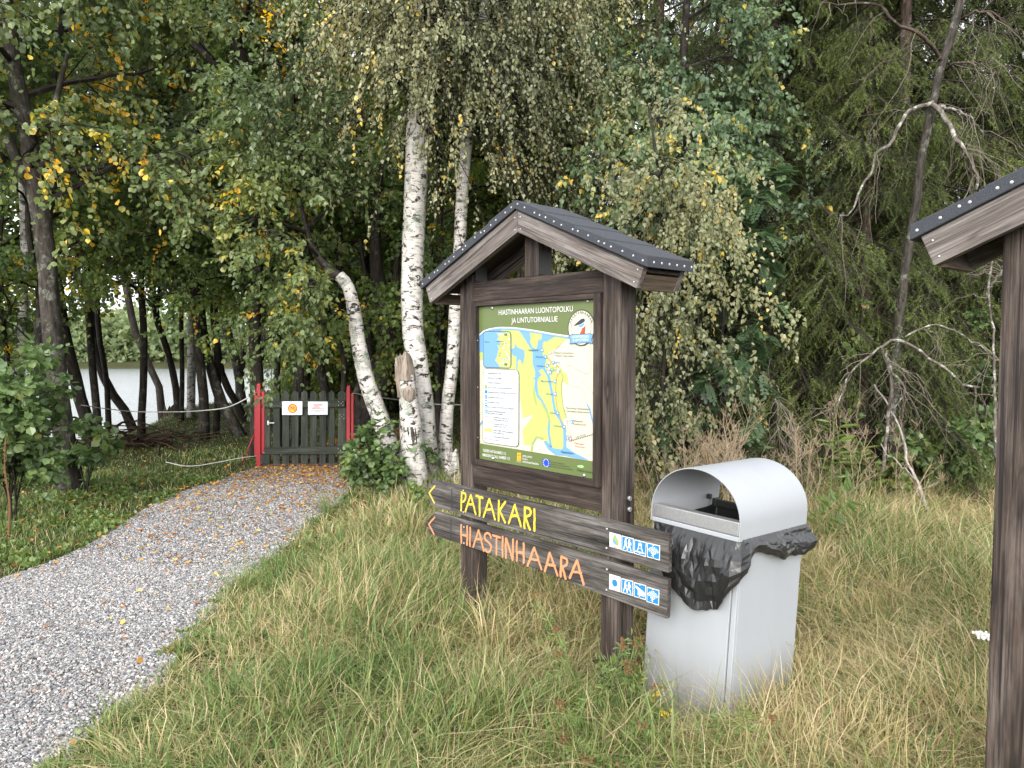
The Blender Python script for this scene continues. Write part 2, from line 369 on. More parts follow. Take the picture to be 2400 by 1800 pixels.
def ground_mat():
    m, nt, out = new('mossy_soil'); g = G(nt); o = g.obj()
    n1 = g.noise(o, .55, 5, .6); n2 = g.noise(o, 5, 6, .65); n3 = g.noise(o, 34, 4, .7)
    c = g.mix(g.ramp(n1, [(.36, 0.), (.6, 1.)]), (.046, .050, .018), (.062, .078, .022))
    c = g.mix(g.ramp(n2, [(.45, 0.), (.68, 1.)]), c, (.058, .045, .026))
    c = g.mix(g.ramp(n3, [(.40, .75), (.6, 0.)]), c, (.018, .015, .010))
    g.l(g.bsdf(c, .95, 0, .15, g.bump(n3, .9, .03)), out.inputs[0]); return m
M['ground'] = ground_mat()
def gravel():
    m, nt, out = new('crushed_gravel'); g = G(nt); o = g.obj()
    a = g.n('TexVoronoi', feature='F1'); g.l(o, a.inputs['Vector']); a.inputs['Scale'].default_value = 62
    b = g.n('TexVoronoi', feature='F1'); g.l(o, b.inputs['Vector']); b.inputs['Scale'].default_value = 130
    sp = g.n('SeparateColor'); g.l(a.outputs['Color'], sp.inputs[0])
    c = g.ramp(sp.outputs[0], [(0., (.10, .10, .104)), (.3, (.19, .19, .196)), (.55, (.29, .284, .28)), (.8, (.42, .405, .385)), (1., (.30, .22, .18))])
    c = g.mix(g.ramp(a.outputs['Distance'], [(.25, 0.), (.62, 1.)]), c, (.05, .045, .04))
    ys = g.n('SeparateXYZ'); g.l(o, ys.inputs[0])
    dirt = g.math('ADD', g.ramp(g.noise(o, .9, 5, .65), [(.42, 0.), (.66, .62)]), g.math('MULTIPLY', g.ramp(g.math('MULTIPLY', ys.outputs[1], .1), [(.62, 0.), (.85, .8)]), g.ramp(g.noise(o, 2.1, 4, .6), [(.3, .5), (.6, 1.)]))); dirt = g.math('MINIMUM', dirt, .85)
    c = g.mix(dirt, c, (.070, .056, .044))
    h = g.math('SUBTRACT', 1., g.math('ADD', a.outputs['Distance'], g.math('MULTIPLY', b.outputs['Distance'], .3)))
    g.l(g.bsdf(c, .85, 0, .3, g.bump(h, .9, .015)), out.inputs[0]); return m
M['gravel'] = gravel()
M['stone'] = leafmat('stone_chip', [(0., (.09, .092, .10)), (.35, (.185, .187, .195)), (.62, (.29, .284, .282)), (.88, (.45, .435, .415)), (.95, (.30, .23, .19)), (1., (.22, .15, .12))], 0., .8, .3, 1.)
def water():
    m, nt, out = new('lake_water'); g = G(nt); o = g.obj()
    h = g.math('ADD', g.noise(g.map(o, (.5, 1.6, 1)), 2.2, 4, .6), g.math('MULTIPLY', g.noise(g.map(o, (.12, .3, 1)), 1.5, 3), 1.2))
    g.l(g.bsdf((.13, .14, .14), .26, 0, .5, g.bump(h, .8, .2)), out.inputs[0]); return m
M['water'] = water()
def ink(name, col, rough=.38):
    m, nt, out = new(name); g = G(nt); o = g.obj()
    f = g.ramp(g.noise(o, 14, 5, .7), [(.66, 0.), (.8, .16)])
    g.l(g.bsdf(g.mix(f, col, tuple(.6*x+.3 for x in col)), rough, 0, .4), out.inputs[0]); return m
INK = {k: ink(k+'_print', c) for k, c in dict(header_green=(.092, .122, .040), cream=(.43, .415, .325), pasture_green=(.33, .37, .115), water_blue=(.115, .25, .43),
       olive=(.24, .30, .09), white=(.54, .54, .53), legend_white=(.42, .44, .47), dark=(.025, .03, .035), grey=(.24, .23, .20), trail_brown=(.42, .15, .03), trail_gold=(.55, .38, .06),
       sign_blue=(.014, .155, .46), deep_blue=(.01, .05, .36), red=(.42, .03, .025), orange=(.75, .30, .02), light_green=(.24, .58, .16), brick=(.30, .05, .03), navy=(.01, .07, .20)).items()}
def routed(name, col):
    m, nt, out = new(name); g = G(nt); o = g.obj()
    w = g.ramp(g.noise(o, 55, 4, .7), [(.60, 0.), (.70, .55)])
    c = g.mix(w, g.mix(g.noise(o, 20, 3), tuple(x*.8 for x in col), col), (.10, .085, .07))
    g.l(g.bsdf(c, .6, 0, .3), out.inputs[0]); return m
M['yel'] = routed('yellow_routed_paint', (.58, .46, .045)); M['ora'] = routed('orange_routed_paint', (.56, .235, .11))
M['paper_yellow'] = ink('notice_yellow', (.72, .36, .02)); M['paper_red'] = ink('notice_red', (.55, .05, .02)); M['paper'] = ink('notice_paper', (.60, .62, .68))
# ---------------------------------------------------------------- sky and light
w = bpy.data.worlds.new('World'); SC.world = w; w.use_nodes = True
nt = w.node_tree; nt.nodes.clear(); g = G(nt)
sky = g.n('TexSky', sky_type='NISHITA'); sky.sun_disc = False
SUN_EL, SUN_AZ = math.radians(24), math.radians(196)
sky.sun_elevation = SUN_EL; sky.sun_rotation = SUN_AZ; sky.dust_density = 4.; sky.air_density = 1.2; sky.ozone_density = 1.
hs = g.n('HueSaturation'); hs.inputs['Saturation'].default_value = .22; g.l(sky.outputs[0], hs.inputs['Color'])
cl = g.mix(.62, hs.outputs[0], (9., 9.2, 9.6))
bg = g.n('Background'); bg.inputs[1].default_value = .15; g.l(cl, bg.inputs[0])
out = g.n('OutputWorld'); g.l(bg.outputs[0], out.inputs[0])
ld = bpy.data.lights.new('sun', 'SUN'); ld.energy = 1.5; ld.angle = math.radians(35); ld.color = (1., .965, .91)
sun = bpy.data.objects.new('sun', ld); COL.objects.link(sun)
sd = Vector((math.sin(SUN_AZ)*math.cos(SUN_EL), math.cos(SUN_AZ)*math.cos(SUN_EL), math.sin(SUN_EL)))
sun.rotation_euler = sd.to_track_quat('Z', 'Y').to_euler(); sun.location = (0, -5, 20)
SC.view_settings.view_transform = 'Standard'; SC.view_settings.look = 'None'; SC.view_settings.exposure = EXPOSURE
SC.view_settings.gamma = 1; SC.cycles.max_bounces = 7; SC.cycles.diffuse_bounces = 4; SC.cycles.glossy_bounces = 2
SC.cycles.transmission_bounces = 4; SC.cycles.use_denoising = True; SC.cycles.caustics_reflective = False; SC.cycles.caustics_refractive = False
try: SC.cycles.denoiser = 'OPENIMAGEDENOISE'
except Exception: pass

# ---------------------------------------------------------------- terrain
def sst(a, b, x): t = np.clip((x-a)/(b-a), 0, 1); return t*t*(3-2*t)
def bank(y):
    return np.where(y < 12, -7.7-(12-y)*1.15, np.where(y < 22, -7.7, -7.7-(y-22)*.22))
def vnoise(x, y, s, seed):
    X, Y = np.asarray(x)*s+seed*17.3, np.asarray(y)*s-seed*9.1
    return (np.sin(X*1.3+.7*np.sin(Y*1.1))+np.sin(Y*1.7+.9*np.sin(X*.8+2))+np.sin(X*2.9-Y*2.3+1)*.5)/2.5
def Z(x, y):
    x, y = np.asarray(x, float), np.asarray(y, float)
    z = .035*vnoise(x, y, .8, 1)+.05*vnoise(x, y, .25, 2)*np.clip((y-7)/6, 0, 1)
    z = z*np.clip((np.hypot(x, y)-2)/3, .3, 1)
    z = z+.02*np.exp(-((x-.1)**2+(y-3.9)**2)/.9)-.13*np.exp(-((x-.75)**2+(y-3.25)**2)/.45)
    z = z+.26*np.exp(-((x+7.2)**2+(y-16.4)**2)/3.2)
    bx = bank(y); z = z-1.5*(1-sst(-1.5, .7, x-bx))*(1-sst(66, 74, y))
    z = z+.5*sst(72, 90, y)
    return z
ROOTS = []                                             # (x, y, r) keep-outs for grass
def lines(segs):
    out = []
    for a, b, st in segs: out.append(np.arange(a, b, st))
    return np.concatenate(out)
gx = lines([(-220, -40, 12), (-40, -14, 1.6), (-14, -4, .28), (-4, 6, .16), (6, 16, .5), (16, 40, 2), (40, 221, 12)])
gy = lines([(-30, 0, 3), (0, 10, .16), (10, 24, .32), (24, 60, 1.6), (60, 100, 2.5), (100, 300, 15)])
XX, YY = np.meshgrid(gx, gy); nx, ny = len(gx), len(gy)
V = np.stack([XX, YY, Z(XX, YY)], -1).reshape(-1, 3)
i = (np.arange(ny-1)[:, None]*nx+np.arange(nx-1)[None]).ravel()
ground = mk('ground', V, np.stack([i, i+1, i+nx+1, i+nx], -1), M['ground'], smooth=True)
tag(ground, 'mossy forest floor and meadow soil under the grass', 'ground', kind='structure')
wv = np.array([[-220, 4, -.62], [6, 4, -.62], [6, 80, -.62], [-220, 80, -.62]])
tag(mk('lake_water', wv, np.array([[0, 1, 2, 3]]), M['water']), 'pale rippled lake water seen between the leaning trunks', 'water', kind='structure')

# ---------------------------------------------------------------- gravel path
PL = smoothline([gnd(*p)[:2] for p in [(-1900, 2300), (-1000, 1830), (-420, 1560), (-150, 1410), (0, 1358), (136, 1313), (253, 1259), (340, 1205), (430, 1156), (520, 1122), (588, 1098)]]+[(-3.05, 11.), (-3.0, 14.)], 90)
PR = smoothline([gnd(*p)[:2] for p in [(-700, 4200), (-60, 2250), (60, 1900), (149, 1800), (226, 1711), (371, 1620), (420, 1516), (466, 1471), (542, 1390), (651, 1299), (735, 1227), (815, 1165), (822, 1120), (800, 1092)]]+[(-1.85, 11.), (-1.9, 14.)], 90)
r_ = np.random.default_rng(3)
nw = 26
t = np.linspace(0, 1, nw)[None, :, None]
PLj = PL+r_.normal(size=PL.shape)*.035; PRj = PR+r_.normal(size=PR.shape)*.035
PP = PLj[:, None]*(1-t)+PRj[:, None]*t
V = np.concatenate([PP, (Z(PP[..., 0], PP[..., 1])+.012)[..., None]], -1).reshape(-1, 3)
i = (np.arange(89)[:, None]*nw+np.arange(nw-1)[None]).ravel()
path = mk('gravel_path', V, np.stack([i, i+nw, i+nw+1, i+1], -1), M['gravel'], smooth=True)
tag(path, 'grey crushed gravel path leading to the dark green gate', 'path', kind='structure')
PATHPOLY = np.vstack([PL, PR[::-1]])
def inpath(x, y, grow_=0.):
    P = PATHPOLY; c = np.zeros(len(x), bool); j = len(P)-1
    for k in range(len(P)):
        a, b = P[k], P[j]
        m = ((a[1] > y) != (b[1] > y)) & (x < (b[0]-a[0])*(y-a[1])/(b[1]-a[1]+1e-12)+a[0])
        c ^= m; j = k
    return c
def pathdist(x, y):
    d = np.full(len(x), 1e9)
    for P in (PL[::2], PR[::2]):
        for k in range(0, len(P)): d = np.minimum(d, (x-P[k, 0])**2+(y-P[k, 1])**2)
    return np.sqrt(d)
# loose stones lying on the path, near the camera
def stones(n, ymax, s0, s1, seed):
    r = np.random.default_rng(seed); N0 = n; n = n*3
    k = r.integers(0, 89, n*3); u = r.uniform(0, 1, n*3); v = r.uniform(-.012, 1.012, n*3)
    A = PL[k]*(1-u[:, None])+PL[k+1]*u[:, None]; B = PR[k]*(1-u[:, None])+PR[k+1]*u[:, None]
    p = A*(1-v[:, None])+B*v[:, None]
    w_ = np.linalg.norm(A-B, axis=1)*np.linalg.norm(PL[k+1]-PL[k]+PR[k+1]-PR[k], axis=1)
    vis = (np.abs(p[:, 0]/np.maximum(p[:, 1], .1)) < 1.5) & (p[:, 1] > 1.5) & (p[:, 1] < ymax) & (r.uniform(0, 1, n*3) < w_/w_.max()*2*np.clip((10.5-p[:, 1])/4.5, .12, 1))
    p = p[vis]; p = p[r.permutation(len(p))[:N0]]; n = len(p)
    ct = np.array([[-1, -1, -.7], [1, -1, -.7], [1, 1, -.7], [-1, 1, -.7], [-.7, -.7, .7], [.7, -.7, .7], [.7, .7, .7], [-.7, .7, .7]])
    V = ct[None]*r.uniform(.6, 1.15, (n, 8, 3)); q = nrm(r.normal(size=(n, 4)))
    a, b, c, d = q.T
    R = np.stack([1-2*(c*c+d*d), 2*(b*c-a*d), 2*(b*d+a*c), 2*(b*c+a*d), 1-2*(b*b+d*d), 2*(c*d-a*b), 2*(b*d-a*c), 2*(c*d+a*b), 1-2*(b*b+c*c)], -1).reshape(n, 3, 3)
    sz = r.uniform(s0, s1, n)*r.uniform(.6, 1.2, n); V = V*np.array([1, .8, .6]); V = np.einsum('nij,nkj->nki', R, V)*sz[:, None, None]; V[..., 2] *= .75
    V += np.stack([p[:, 0], p[:, 1], Z(p[:, 0], p[:, 1])+.012+sz*.22], -1)[:, None]
    F = (np.arange(n)*8)[:, None, None]+BOXF[None]
    return V.reshape(-1, 3), [F.reshape(-1, 4)], {'tint': np.repeat(r.uniform(0, 1, n), 8)}
V, F, A = join([stones(112000, 9.8, .004, .0095, 1), stones(38000, 5.2, .0045, .0105, 2)])
tag(mk('path_gravel', V, F, M['stone'], attrs=A), 'loose grey and white gravel chips on the path', 'gravel', kind='stuff')
# ---------------------------------------------------------------- the two roofed notice boards
K_ = .86/.95                                            # size of the boards relative to the first survey
PW, PH, PZ = .95*K_, .936*K_, 1.6-.7323*.86
PS, PG, PD = .122*K_, .049*K_, .019*K_
HW, ZT, FH, ZR, YA, YB = .865*K_, 1.068*K_, .1227*K_, 1.443*K_, .1225*K_, .21*K_
B1, B2, B3, B4 = 1.0846*K_, .9657*K_, -.0364*K_, -.164*K_
SL = (ZR-ZT)/HW; CS = 1/math.hypot(1, SL); SN = SL*CS; FW = FH*CS; CA = PW/2
def local(px, py, O, yaw, b):
    ex = np.array([math.cos(yaw), math.sin(yaw), 0]); ey = np.array([-math.sin(yaw), math.cos(yaw), 0])
    o = np.array([O[0], O[1], 0.])
    p = onplane(px, py, o+ey*b, ey)-o
    return float(np.dot(p, ex)), float(p[2])
def wprism(name, poly, b0, depth, along, mat, parent, bevel=.003):
    """wooden prism in the a/c plane, grain along the unit vector `along`"""
    V, F = prism(poly, lambda a, c, b: (a, b0+b, c), depth)
    _go[0] += 5.7
    al = np.array([along[0], 0, along[1]]); pe = np.array([-along[1], 0, along[0]])
    gc = np.stack([V@al, V@pe, V[:, 1]], -1)+np.array([_go[0], _go[0]*.31 % 2, .3])
    return mk(name, V, F, mat, parent, attrs={'gco': gc}, bevel=bevel)
def disc(n=10): return [(math.cos(k*2*PI/n), math.sin(k*2*PI/n)) for k in range(n)]
def dome(name, r, h, mat, parent, p, axis='-b'):
    """small domed nail or screw head facing -b (front), +a or +c"""
    n = 10; V = []; 
    for rr, hh in ((r, 0), (r*.8, h*.7), (r*.35, h)):
        V += [(rr*x, rr*y, hh) for x, y in disc(n)]
    V = np.array(V); F = np.array([[k*n+j, k*n+(j+1) % n, (k+1)*n+(j+1) % n, (k+1)*n+j] for k in range(2) for j in range(n)])
    top = np.array([[2*n+j for j in range(n)]])
    if axis == '-b': V = np.stack([V[:, 0], -V[:, 2], V[:, 1]], -1)
    elif axis == '+a': V = np.stack([V[:, 2], V[:, 0], V[:, 1]], -1)
    V = V
    o = mk(name, V, [F, top], mat, parent, smooth=True); o.location = p; return o
def shelter(O, yaw, label, zoff=0.):
    z0 = PZ+zoff
    root = empty('notice_shelter', (O[0], O[1], 0), label, 'notice board', rz=yaw)
    Zc = lambda c: c+z0
    for a in (-PG-PS, PW+PG):
        top = ZT+(HW-abs(a+PS/2-CA))*SL-.05
        wood('post', board((a, -PD, -.25), (PS, 0, 0), (0, PS, 0), (0, 0, Zc(top)+.25)), M['post'], root, .006)
    wood('top_beam', board((-PG+.001, -PD+.003, Zc(B2)), (PW+2*PG-.002, 0, 0), (0, .055, 0), (0, 0, B1-B2)), M['beam'], root)
    wood('bottom_beam', board((-PG+.001, -PD+.003, Zc(B4)), (PW+2*PG-.002, 0, 0), (0, .055, 0), (0, 0, B3-B4)), M['beam'], root)
    fb = -.030
    wood('frame_trim', [board((-PG+.002, fb, Zc(B3)+.002), (PG-.002, 0, 0), (0, .05, 0), (0, 0, B2-B3-.004)), board((PW, fb, Zc(B3)+.002), (PG-.002, 0, 0), (0, .05, 0), (0, 0, B2-B3-.004)),
                        board((0, fb+.002, Zc(PH)), (PW, 0, 0), (0, .045, 0), (0, 0, B2-PH-.002)), board((0, fb+.002, Zc(B3)+.002), (PW, 0, 0), (0, .045, 0), (0, 0, -B3-.002))], M['beam'], root, .002)
    wood('king_post', board((CA-.05, -PD+.002, Zc(B1)), (.1, 0, 0), (0, .098, 0), (0, 0, ZR-B1-.06)), M['post'], root)
    def plate(a, b, c, hb, hc):
        V, F, A = board((a, b, c), (.003, 0, 0), (0, hb, 0), (0, 0, hc)); mk('nail_plate', V, F, M['zincdark'], root)
    plate(CA+.05, -.016, Zc(B1)+.008, .092, .115); plate(-PG+.0005, 0.006, Zc(B1)+.012, .085, .085)
    # fascia boards, both gables
    for b0 in (-YA, YB-.032):
        for sgn in (-1, 1):
            P = [(CA+sgn*HW, Zc(ZT)), (CA+sgn*(HW-FW*SN), Zc(ZT)-FW*CS), (CA+sgn*.001, Zc(ZR-FH)), (CA+sgn*.001, Zc(ZR))]
            wprism('fascia_board', P, b0, .032, (-sgn*CS, SN), M['fascia'], root)
    # roof deck, eave boards
    for sgn in (-1, 1):
        e = .03
        P = [(CA+sgn*(HW-.004), Zc(ZT)-.0265), (CA+sgn*.002, Zc(ZR)-.0265), (CA+sgn*.002, Zc(ZR)-.004), (CA+sgn*(HW-.012), Zc(ZT)-.006)]
        wprism('roof_deck', P, -YA+.033, YA+YB-.066, (-sgn*CS, SN), M['beam'], root, 0)
        q = .016
        P = [(CA+sgn*(HW-q), Zc(ZT)-q*SL-.028), (CA+sgn*(HW-q-(FW-.03)*SN), Zc(ZT)-q*SL-.028-(FW-.034)*CS), (CA+sgn*(HW-q-.024-(FW-.03)*SN), Zc(ZT)-q*SL-.028-(FW-.034)*CS), (CA+sgn*(HW-q-.024), Zc(ZT)-q*SL-.028)]
        V, F = prism(P, lambda a, c, b: (a, -YA+.034+b, c), YA+YB-.068)
        mk('eave_board', V, F, M['eave'], root, attrs={'gco': np.stack([V[:, 1], V[:, 2], V[:, 0]], -1)})
        # felt: a thick slab in four lapped courses
        L = HW+.027; up = .042; P = [(CA, Zc(ZR)+.001), (CA+sgn*L, Zc(ZR-L*SL)+.001)]
        nC = 4
        for k in range(nC):
            lo, hi = L*(1-k/nC), L*(1-(k+1)/nC)
            for dd, th in ((lo, up+.007), (hi, up)):
                P.append((CA+sgn*dd+(0 if dd < .01 else sgn*th*SN*.0), Zc(ZR-dd*SL)+.001+th/CS*.93))
        V, F = prism(P, lambda a, c, b: (a, -YA-.018+b, c), YA+YB+.036)
        felt_ = mk('roof_felt', V, F, M['felt'], root, bevel=.008)
        fe = -YA-.018
        nn = 16
        first = None
        rr = np.random.default_rng(int(sgn)+7)
        for k in range(nn):
            t_ = (k+.5+rr.uniform(-.34, .34))/nn*L; p = (CA+sgn*t_, fe-.0005, Zc(ZR-t_*SL)+.024+rr.uniform(-.006, .006))
            if first is None: first = dome('nail', .0052, .002, M['nail'], felt_, p)
            else: clone(first, felt_, p)
        for k in range(6):
            p = (CA+sgn*L, -YA+.03+k*.055, Zc(ZR-L*SL)+.024)
            if k == 0: f2 = dome('nail', .006, .0025, M['nail'], felt_, p, '+a')
            else: f2 = clone(first2, felt_, p)
            first2 = f2
            if sgn < 0: f2.rotation_euler = (0, 0, PI)
        for (aa, cc) in ((.02, .03), (.02, .09), (HW-.035, .03), (HW-.055, .09)):
            if not sgn: continue
            dome('nail', .004, .0015, M['zinc'], root, (CA+sgn*aa, -YA-.0005, Zc(ZR-aa*SL-cc)))
    return root
M['zincdark'] = plain('weathered_nail_plate', (.040, .042, .040), .55, .4, .4, .3, 70)
O1, YAW1 = (-.2091*.86, 4.6889*.86), -.8328
O2, YAW2 = (1.773*K_, 2.339*K_), -.870
SH1 = shelter(O1, YAW1, 'dark stained wooden notice board with small gabled felt roof, green trail map inside')
SH2 = shelter(O2, YAW2, 'partly seen roofed wooden post structure close at the right edge', .007)
mk('backing_board', *board((0., .004, PZ+.009), (PW, 0, 0), (0, .009, 0), (0, 0, PH))[:2], M['eave'], SH2)
ey1 = np.array([-math.sin(YAW1), math.cos(YAW1), 0])
# hex bolts on the right post
for px, py in ((1472, 1168), (1472, 1193.5)):
    n_ = 6; b_ = -PD+.064
    ex1 = np.array([math.cos(YAW1), math.sin(YAW1), 0]); pt = onplane(px, py, np.array([O1[0], O1[1], 0])+ex1*(PW+PG+PS), ex1)
    q = [(.013*math.cos(k*PI/3), .013*math.sin(k*PI/3)) for k in range(6)]
    V, F = prism(q, lambda a, c, b: (PW+PG+PS+.012-b, b_+a, c), .012)
    o = mk('bolt', V, F, M['zinc'], SH1, bevel=.002); o.location = (0, 0, float(pt[2]))

# ---------------------------------------------------------------- printed trail map
class Print:
    """flat print built in layers on a panel: outlines given in picture coordinates, mapped to the panel by a homography"""
    def __init__(s, src, dst):
        A = []
        for (x, y), (u, v) in zip(src, dst):
            A += [[x, y, 1, 0, 0, 0, -u*x, -u*y, -u], [0, 0, 0, x, y, 1, -v*x, -v*y, -v]]
        s.H = np.linalg.svd(np.array(A, float))[2][-1].reshape(3, 3)
        s.mats, s.V, s.F, s.mi = [], [], [], []
    def uv(s, p):
        q = s.H@np.array([p[0], p[1], 1.]); return q[:2]/q[2]
    def mat(s, k):
        m = INK.get(k) or M[k]
        if m not in s.mats: s.mats.append(m)
        return s.mats.index(m)
    def raw(s, poly, k, layer):
        """poly already in panel coordinates"""
        n = len(s.V); m = s.mat(k)
        s.V += [(u, -.0006*layer, v) for u, v in poly]
        for t in tessellate_polygon([[Vector((u, v, 0)) for u, v in poly]]):
            a, b, c = [poly[i] for i in t]
            cr = (b[0]-a[0])*(c[1]-a[1])-(b[1]-a[1])*(c[0]-a[0])
            if abs(cr) < 1e-12: continue
            s.F.append([n+i for i in (t if cr > 0 else t[::-1])]); s.mi.append(m)
    def poly(s, pts, k, layer): s.raw([tuple(s.uv(p)) for p in pts], k, layer)
    def line(s, pts, wdt, k, layer, dash=None, uv=False):
        P = np.array([p if uv else s.uv(p) for p in pts], float)
        if dash:
            d = np.linalg.norm(np.diff(P, axis=0), axis=1); L = np.concatenate([[0], np.cumsum(d)])
            t0 = 0
            while t0 < L[-1]:
                t1 = min(t0+dash*.55, L[-1]); Q = [[np.interp(t, L, P[:, 0]), np.interp(t, L, P[:, 1])] for t in (t0, t1)]
                s.line(Q, wdt, k, layer, None, True); t0 += dash
            return
        n = len(P)
        if n < 2: return
        T = nrm(np.gradient(P, axis=0)); N = np.stack([-T[:, 1], T[:, 0]], -1)*wdt/2
        for i in range(n-1):
            s.raw([tuple(P[i]-N[i]), tuple(P[i+1]-N[i+1]), tuple(P[i+1]+N[i+1]), tuple(P[i]+N[i])], k, layer)
    def rrect(s, pts, rad, k, layer):
        Q = [s.uv(p) for p in pts]; out_ = []
        for i in range(4):
            a, b, c = Q[i-1], Q[i], Q[(i+1) % 4]; d1, d2 = nrm(a-b), nrm(c-b)
            for t in np.linspace(0, 1, 6):
                out_.append(tuple(b+d1*rad*(1-t)**2+d2*rad*t**2))
        s.raw(out_, k, layer)
    def circ(s, c, r, k, layer, n=20, uv=False):
        c = c if uv else s.uv(c); s.raw([(c[0]+r*math.cos(i*2*PI/n), c[1]+r*math.sin(i*2*PI/n)) for i in range(n)], k, layer)
    def build(s, name, parent, loc):
        o = mk(name, np.array(s.V), np.array(s.F), s.mats, parent, midx=s.mi); o.location = loc; return o
_fonts = {}
def text_mesh(body, bold=0.):
    c = bpy.data.curves.new('t', 'FONT'); c.body = body; c.size = 1; c.resolution_u = 3; c.offset = bold
    o = bpy.data.objects.new('t', c); COL.objects.link(o)
    dg = bpy.context.evaluated_depsgraph_get(); dg.update()
    me = bpy.data.meshes.new_from_object(o.evaluated_get(dg)); 
    V = np.array([v.co[:2] for v in me.vertices]).reshape(-1, 2); me.calc_loop_triangles(); F = np.array([list(t.vertices) for t in me.loop_triangles]).reshape(-1, 3)
    bpy.data.objects.remove(o); bpy.data.curves.remove(c); bpy.data.meshes.remove(me)
    return V, F
class Lettering:
    def __init__(s, pr): s.p = pr; s.V = []; s.F = []; s.n = 0
    def put(s, body, l, r, cap, bold=.012, uv=False, layer=9):
        a, b = (np.array(l, float), np.array(r, float)) if uv else (s.p.uv(l), s.p.uv(r))
        if not uv: cap = abs(s.p.uv((l[0], l[1]-cap))[1]-a[1])
        V, F = text_mesh(body, bold)
        if not len(V): return
        V = V-np.array([V[:, 0].min(), 0]); V = V/np.array([V[:, 0].max(), .72])
        d = b-a; L = np.linalg.norm(d); d = d/L; e = np.array([-d[1], d[0]])
        P = a+V[:, 0:1]*L*d+V[:, 1:2]*cap*e
        s.V.append(np.stack([P[:, 0], np.full(len(P), -.0006*layer), P[:, 1]], -1)); s.F.append(F)
    def build(s, name, mat, parent, loc):
        for V, F in zip(s.V, s.F): mk(name, V, F, mat, parent).location = loc
pz = PZ
panel = mk('map_panel', *board((.0, .001, pz), (PW, 0, 0), (0, .006, 0), (0, 0, PH))[:2], INK['cream'], SH1)
p = Print([(163, 140), (1152, 78), (1148, 1608), (160, 1428)], [(0, PH), (PW, PH), (PW, 0), (0, 0)])
HC = [(163, 370), (200, 338), (250, 320), (330, 308), (450, 310), (600, 330), (780, 362), (900, 380), (1000, 382), (1152, 375)]
p.poly([(163, 330), (420, 310), (560, 325), (780, 362), (905, 392), (835, 470), (745, 525), (735, 570), (810, 628), (850, 660), (870, 700), (885, 690), (905, 740), (905, 800), (855, 765), (855, 850), (862, 960), (888, 1055), (888, 1080), (862, 1090), (878, 1200), (872, 1360), (800, 1360), (740, 1340), (700, 1260), (650, 1225), (610, 1270), (590, 1312), (535, 1312), (522, 1185), (620, 1050), (525, 1080), (505, 930), (497, 760), (490, 690), (300, 660), (190, 590), (163, 583)], 'pasture_green', 1)
p.poly([(163, 372), (200, 335), (300, 312), (345, 310), (345, 360), (198, 520), (163, 525)], 'water_blue', 2)
p.poly([(480, 315), (560, 328), (600, 380), (585, 430), (605, 480), (640, 500), (648, 470), (655, 425), (680, 420), (690, 352), (780, 365), (792, 395), (722, 435), (702, 430), (692, 480), (690, 540), (722, 580), (715, 620), (705, 650), (742, 690), (757, 740), (777, 850), (802, 1000), (852, 1100), (892, 1180), (892, 1330), (965, 1380), (1085, 1442), (1000, 1432), (880, 1405), (800, 1398), (740, 1352), (700, 1282), (722, 1275), (782, 1340), (858, 1350), (868, 1320), (866, 1182), (838, 1110), (788, 1030), (768, 900), (743, 780), (728, 720), (690, 662), (658, 680), (682, 715), (652, 750), (647, 800), (657, 880), (692, 930), (732, 1010), (757, 1100), (750, 1200), (772, 1332), (755, 1332), (733, 1190), (740, 1100), (715, 1010), (680, 940), (645, 900), (623, 830), (628, 760), (605, 737), (626, 742), (630, 690), (608, 620), (608, 520), (560, 440)], 'water_blue', 2)
p.poly([(585, 372), (600, 380), (640, 470), (632, 480), (605, 440)], 'pasture_green', 3)
p.poly([(640, 380), (668, 360), (672, 405), (650, 440)], 'pasture_green', 3)
p.poly([(428, 500), (460, 482), (462, 450), (482, 482), (540, 510), (540, 560), (525, 630), (500, 580), (482, 600), (480, 665), (469, 665), (474, 560), (440, 552)], 'water_blue', 2)
p.poly([(735, 668), (800, 672), (830, 655), (822, 676), (770, 690), (740, 700)], 'water_blue', 2)
p.poly([(163, 1130), (188, 1100), (188, 1117), (163, 1150)], 'water_blue', 2)
p.line([(1066, 965), (1090, 1010), (1105, 1080), (1132, 1160)], .008, 'water_blue', 2)
for q in ([(612, 870), (618, 812), (624, 850), (636, 920), (646, 982), (632, 962)], [(680, 940), (702, 968), (737, 1030), (754, 1080), (747, 1165), (738, 1080), (715, 1022), (690, 975)], [(590, 1362), (600, 1300), (640, 1232), (702, 1250), (695, 1270), (645, 1252), (612, 1310), (606, 1367)]): p.poly(q, 'olive', 3)
p.poly([(163, 140), (1152, 78)]+HC[::-1], 'header_green', 4)
off = lambda d: [(x, y+d) for x, y in HC]
p.line(off(9), .006, 'white', 4); p.line(off(20), .007, 'water_blue', 4)
p.poly([(160, 1297), (500, 1352), (800, 1402), (1148, 1456), (1148, 1608), (160, 1428)], 'header_green', 4)
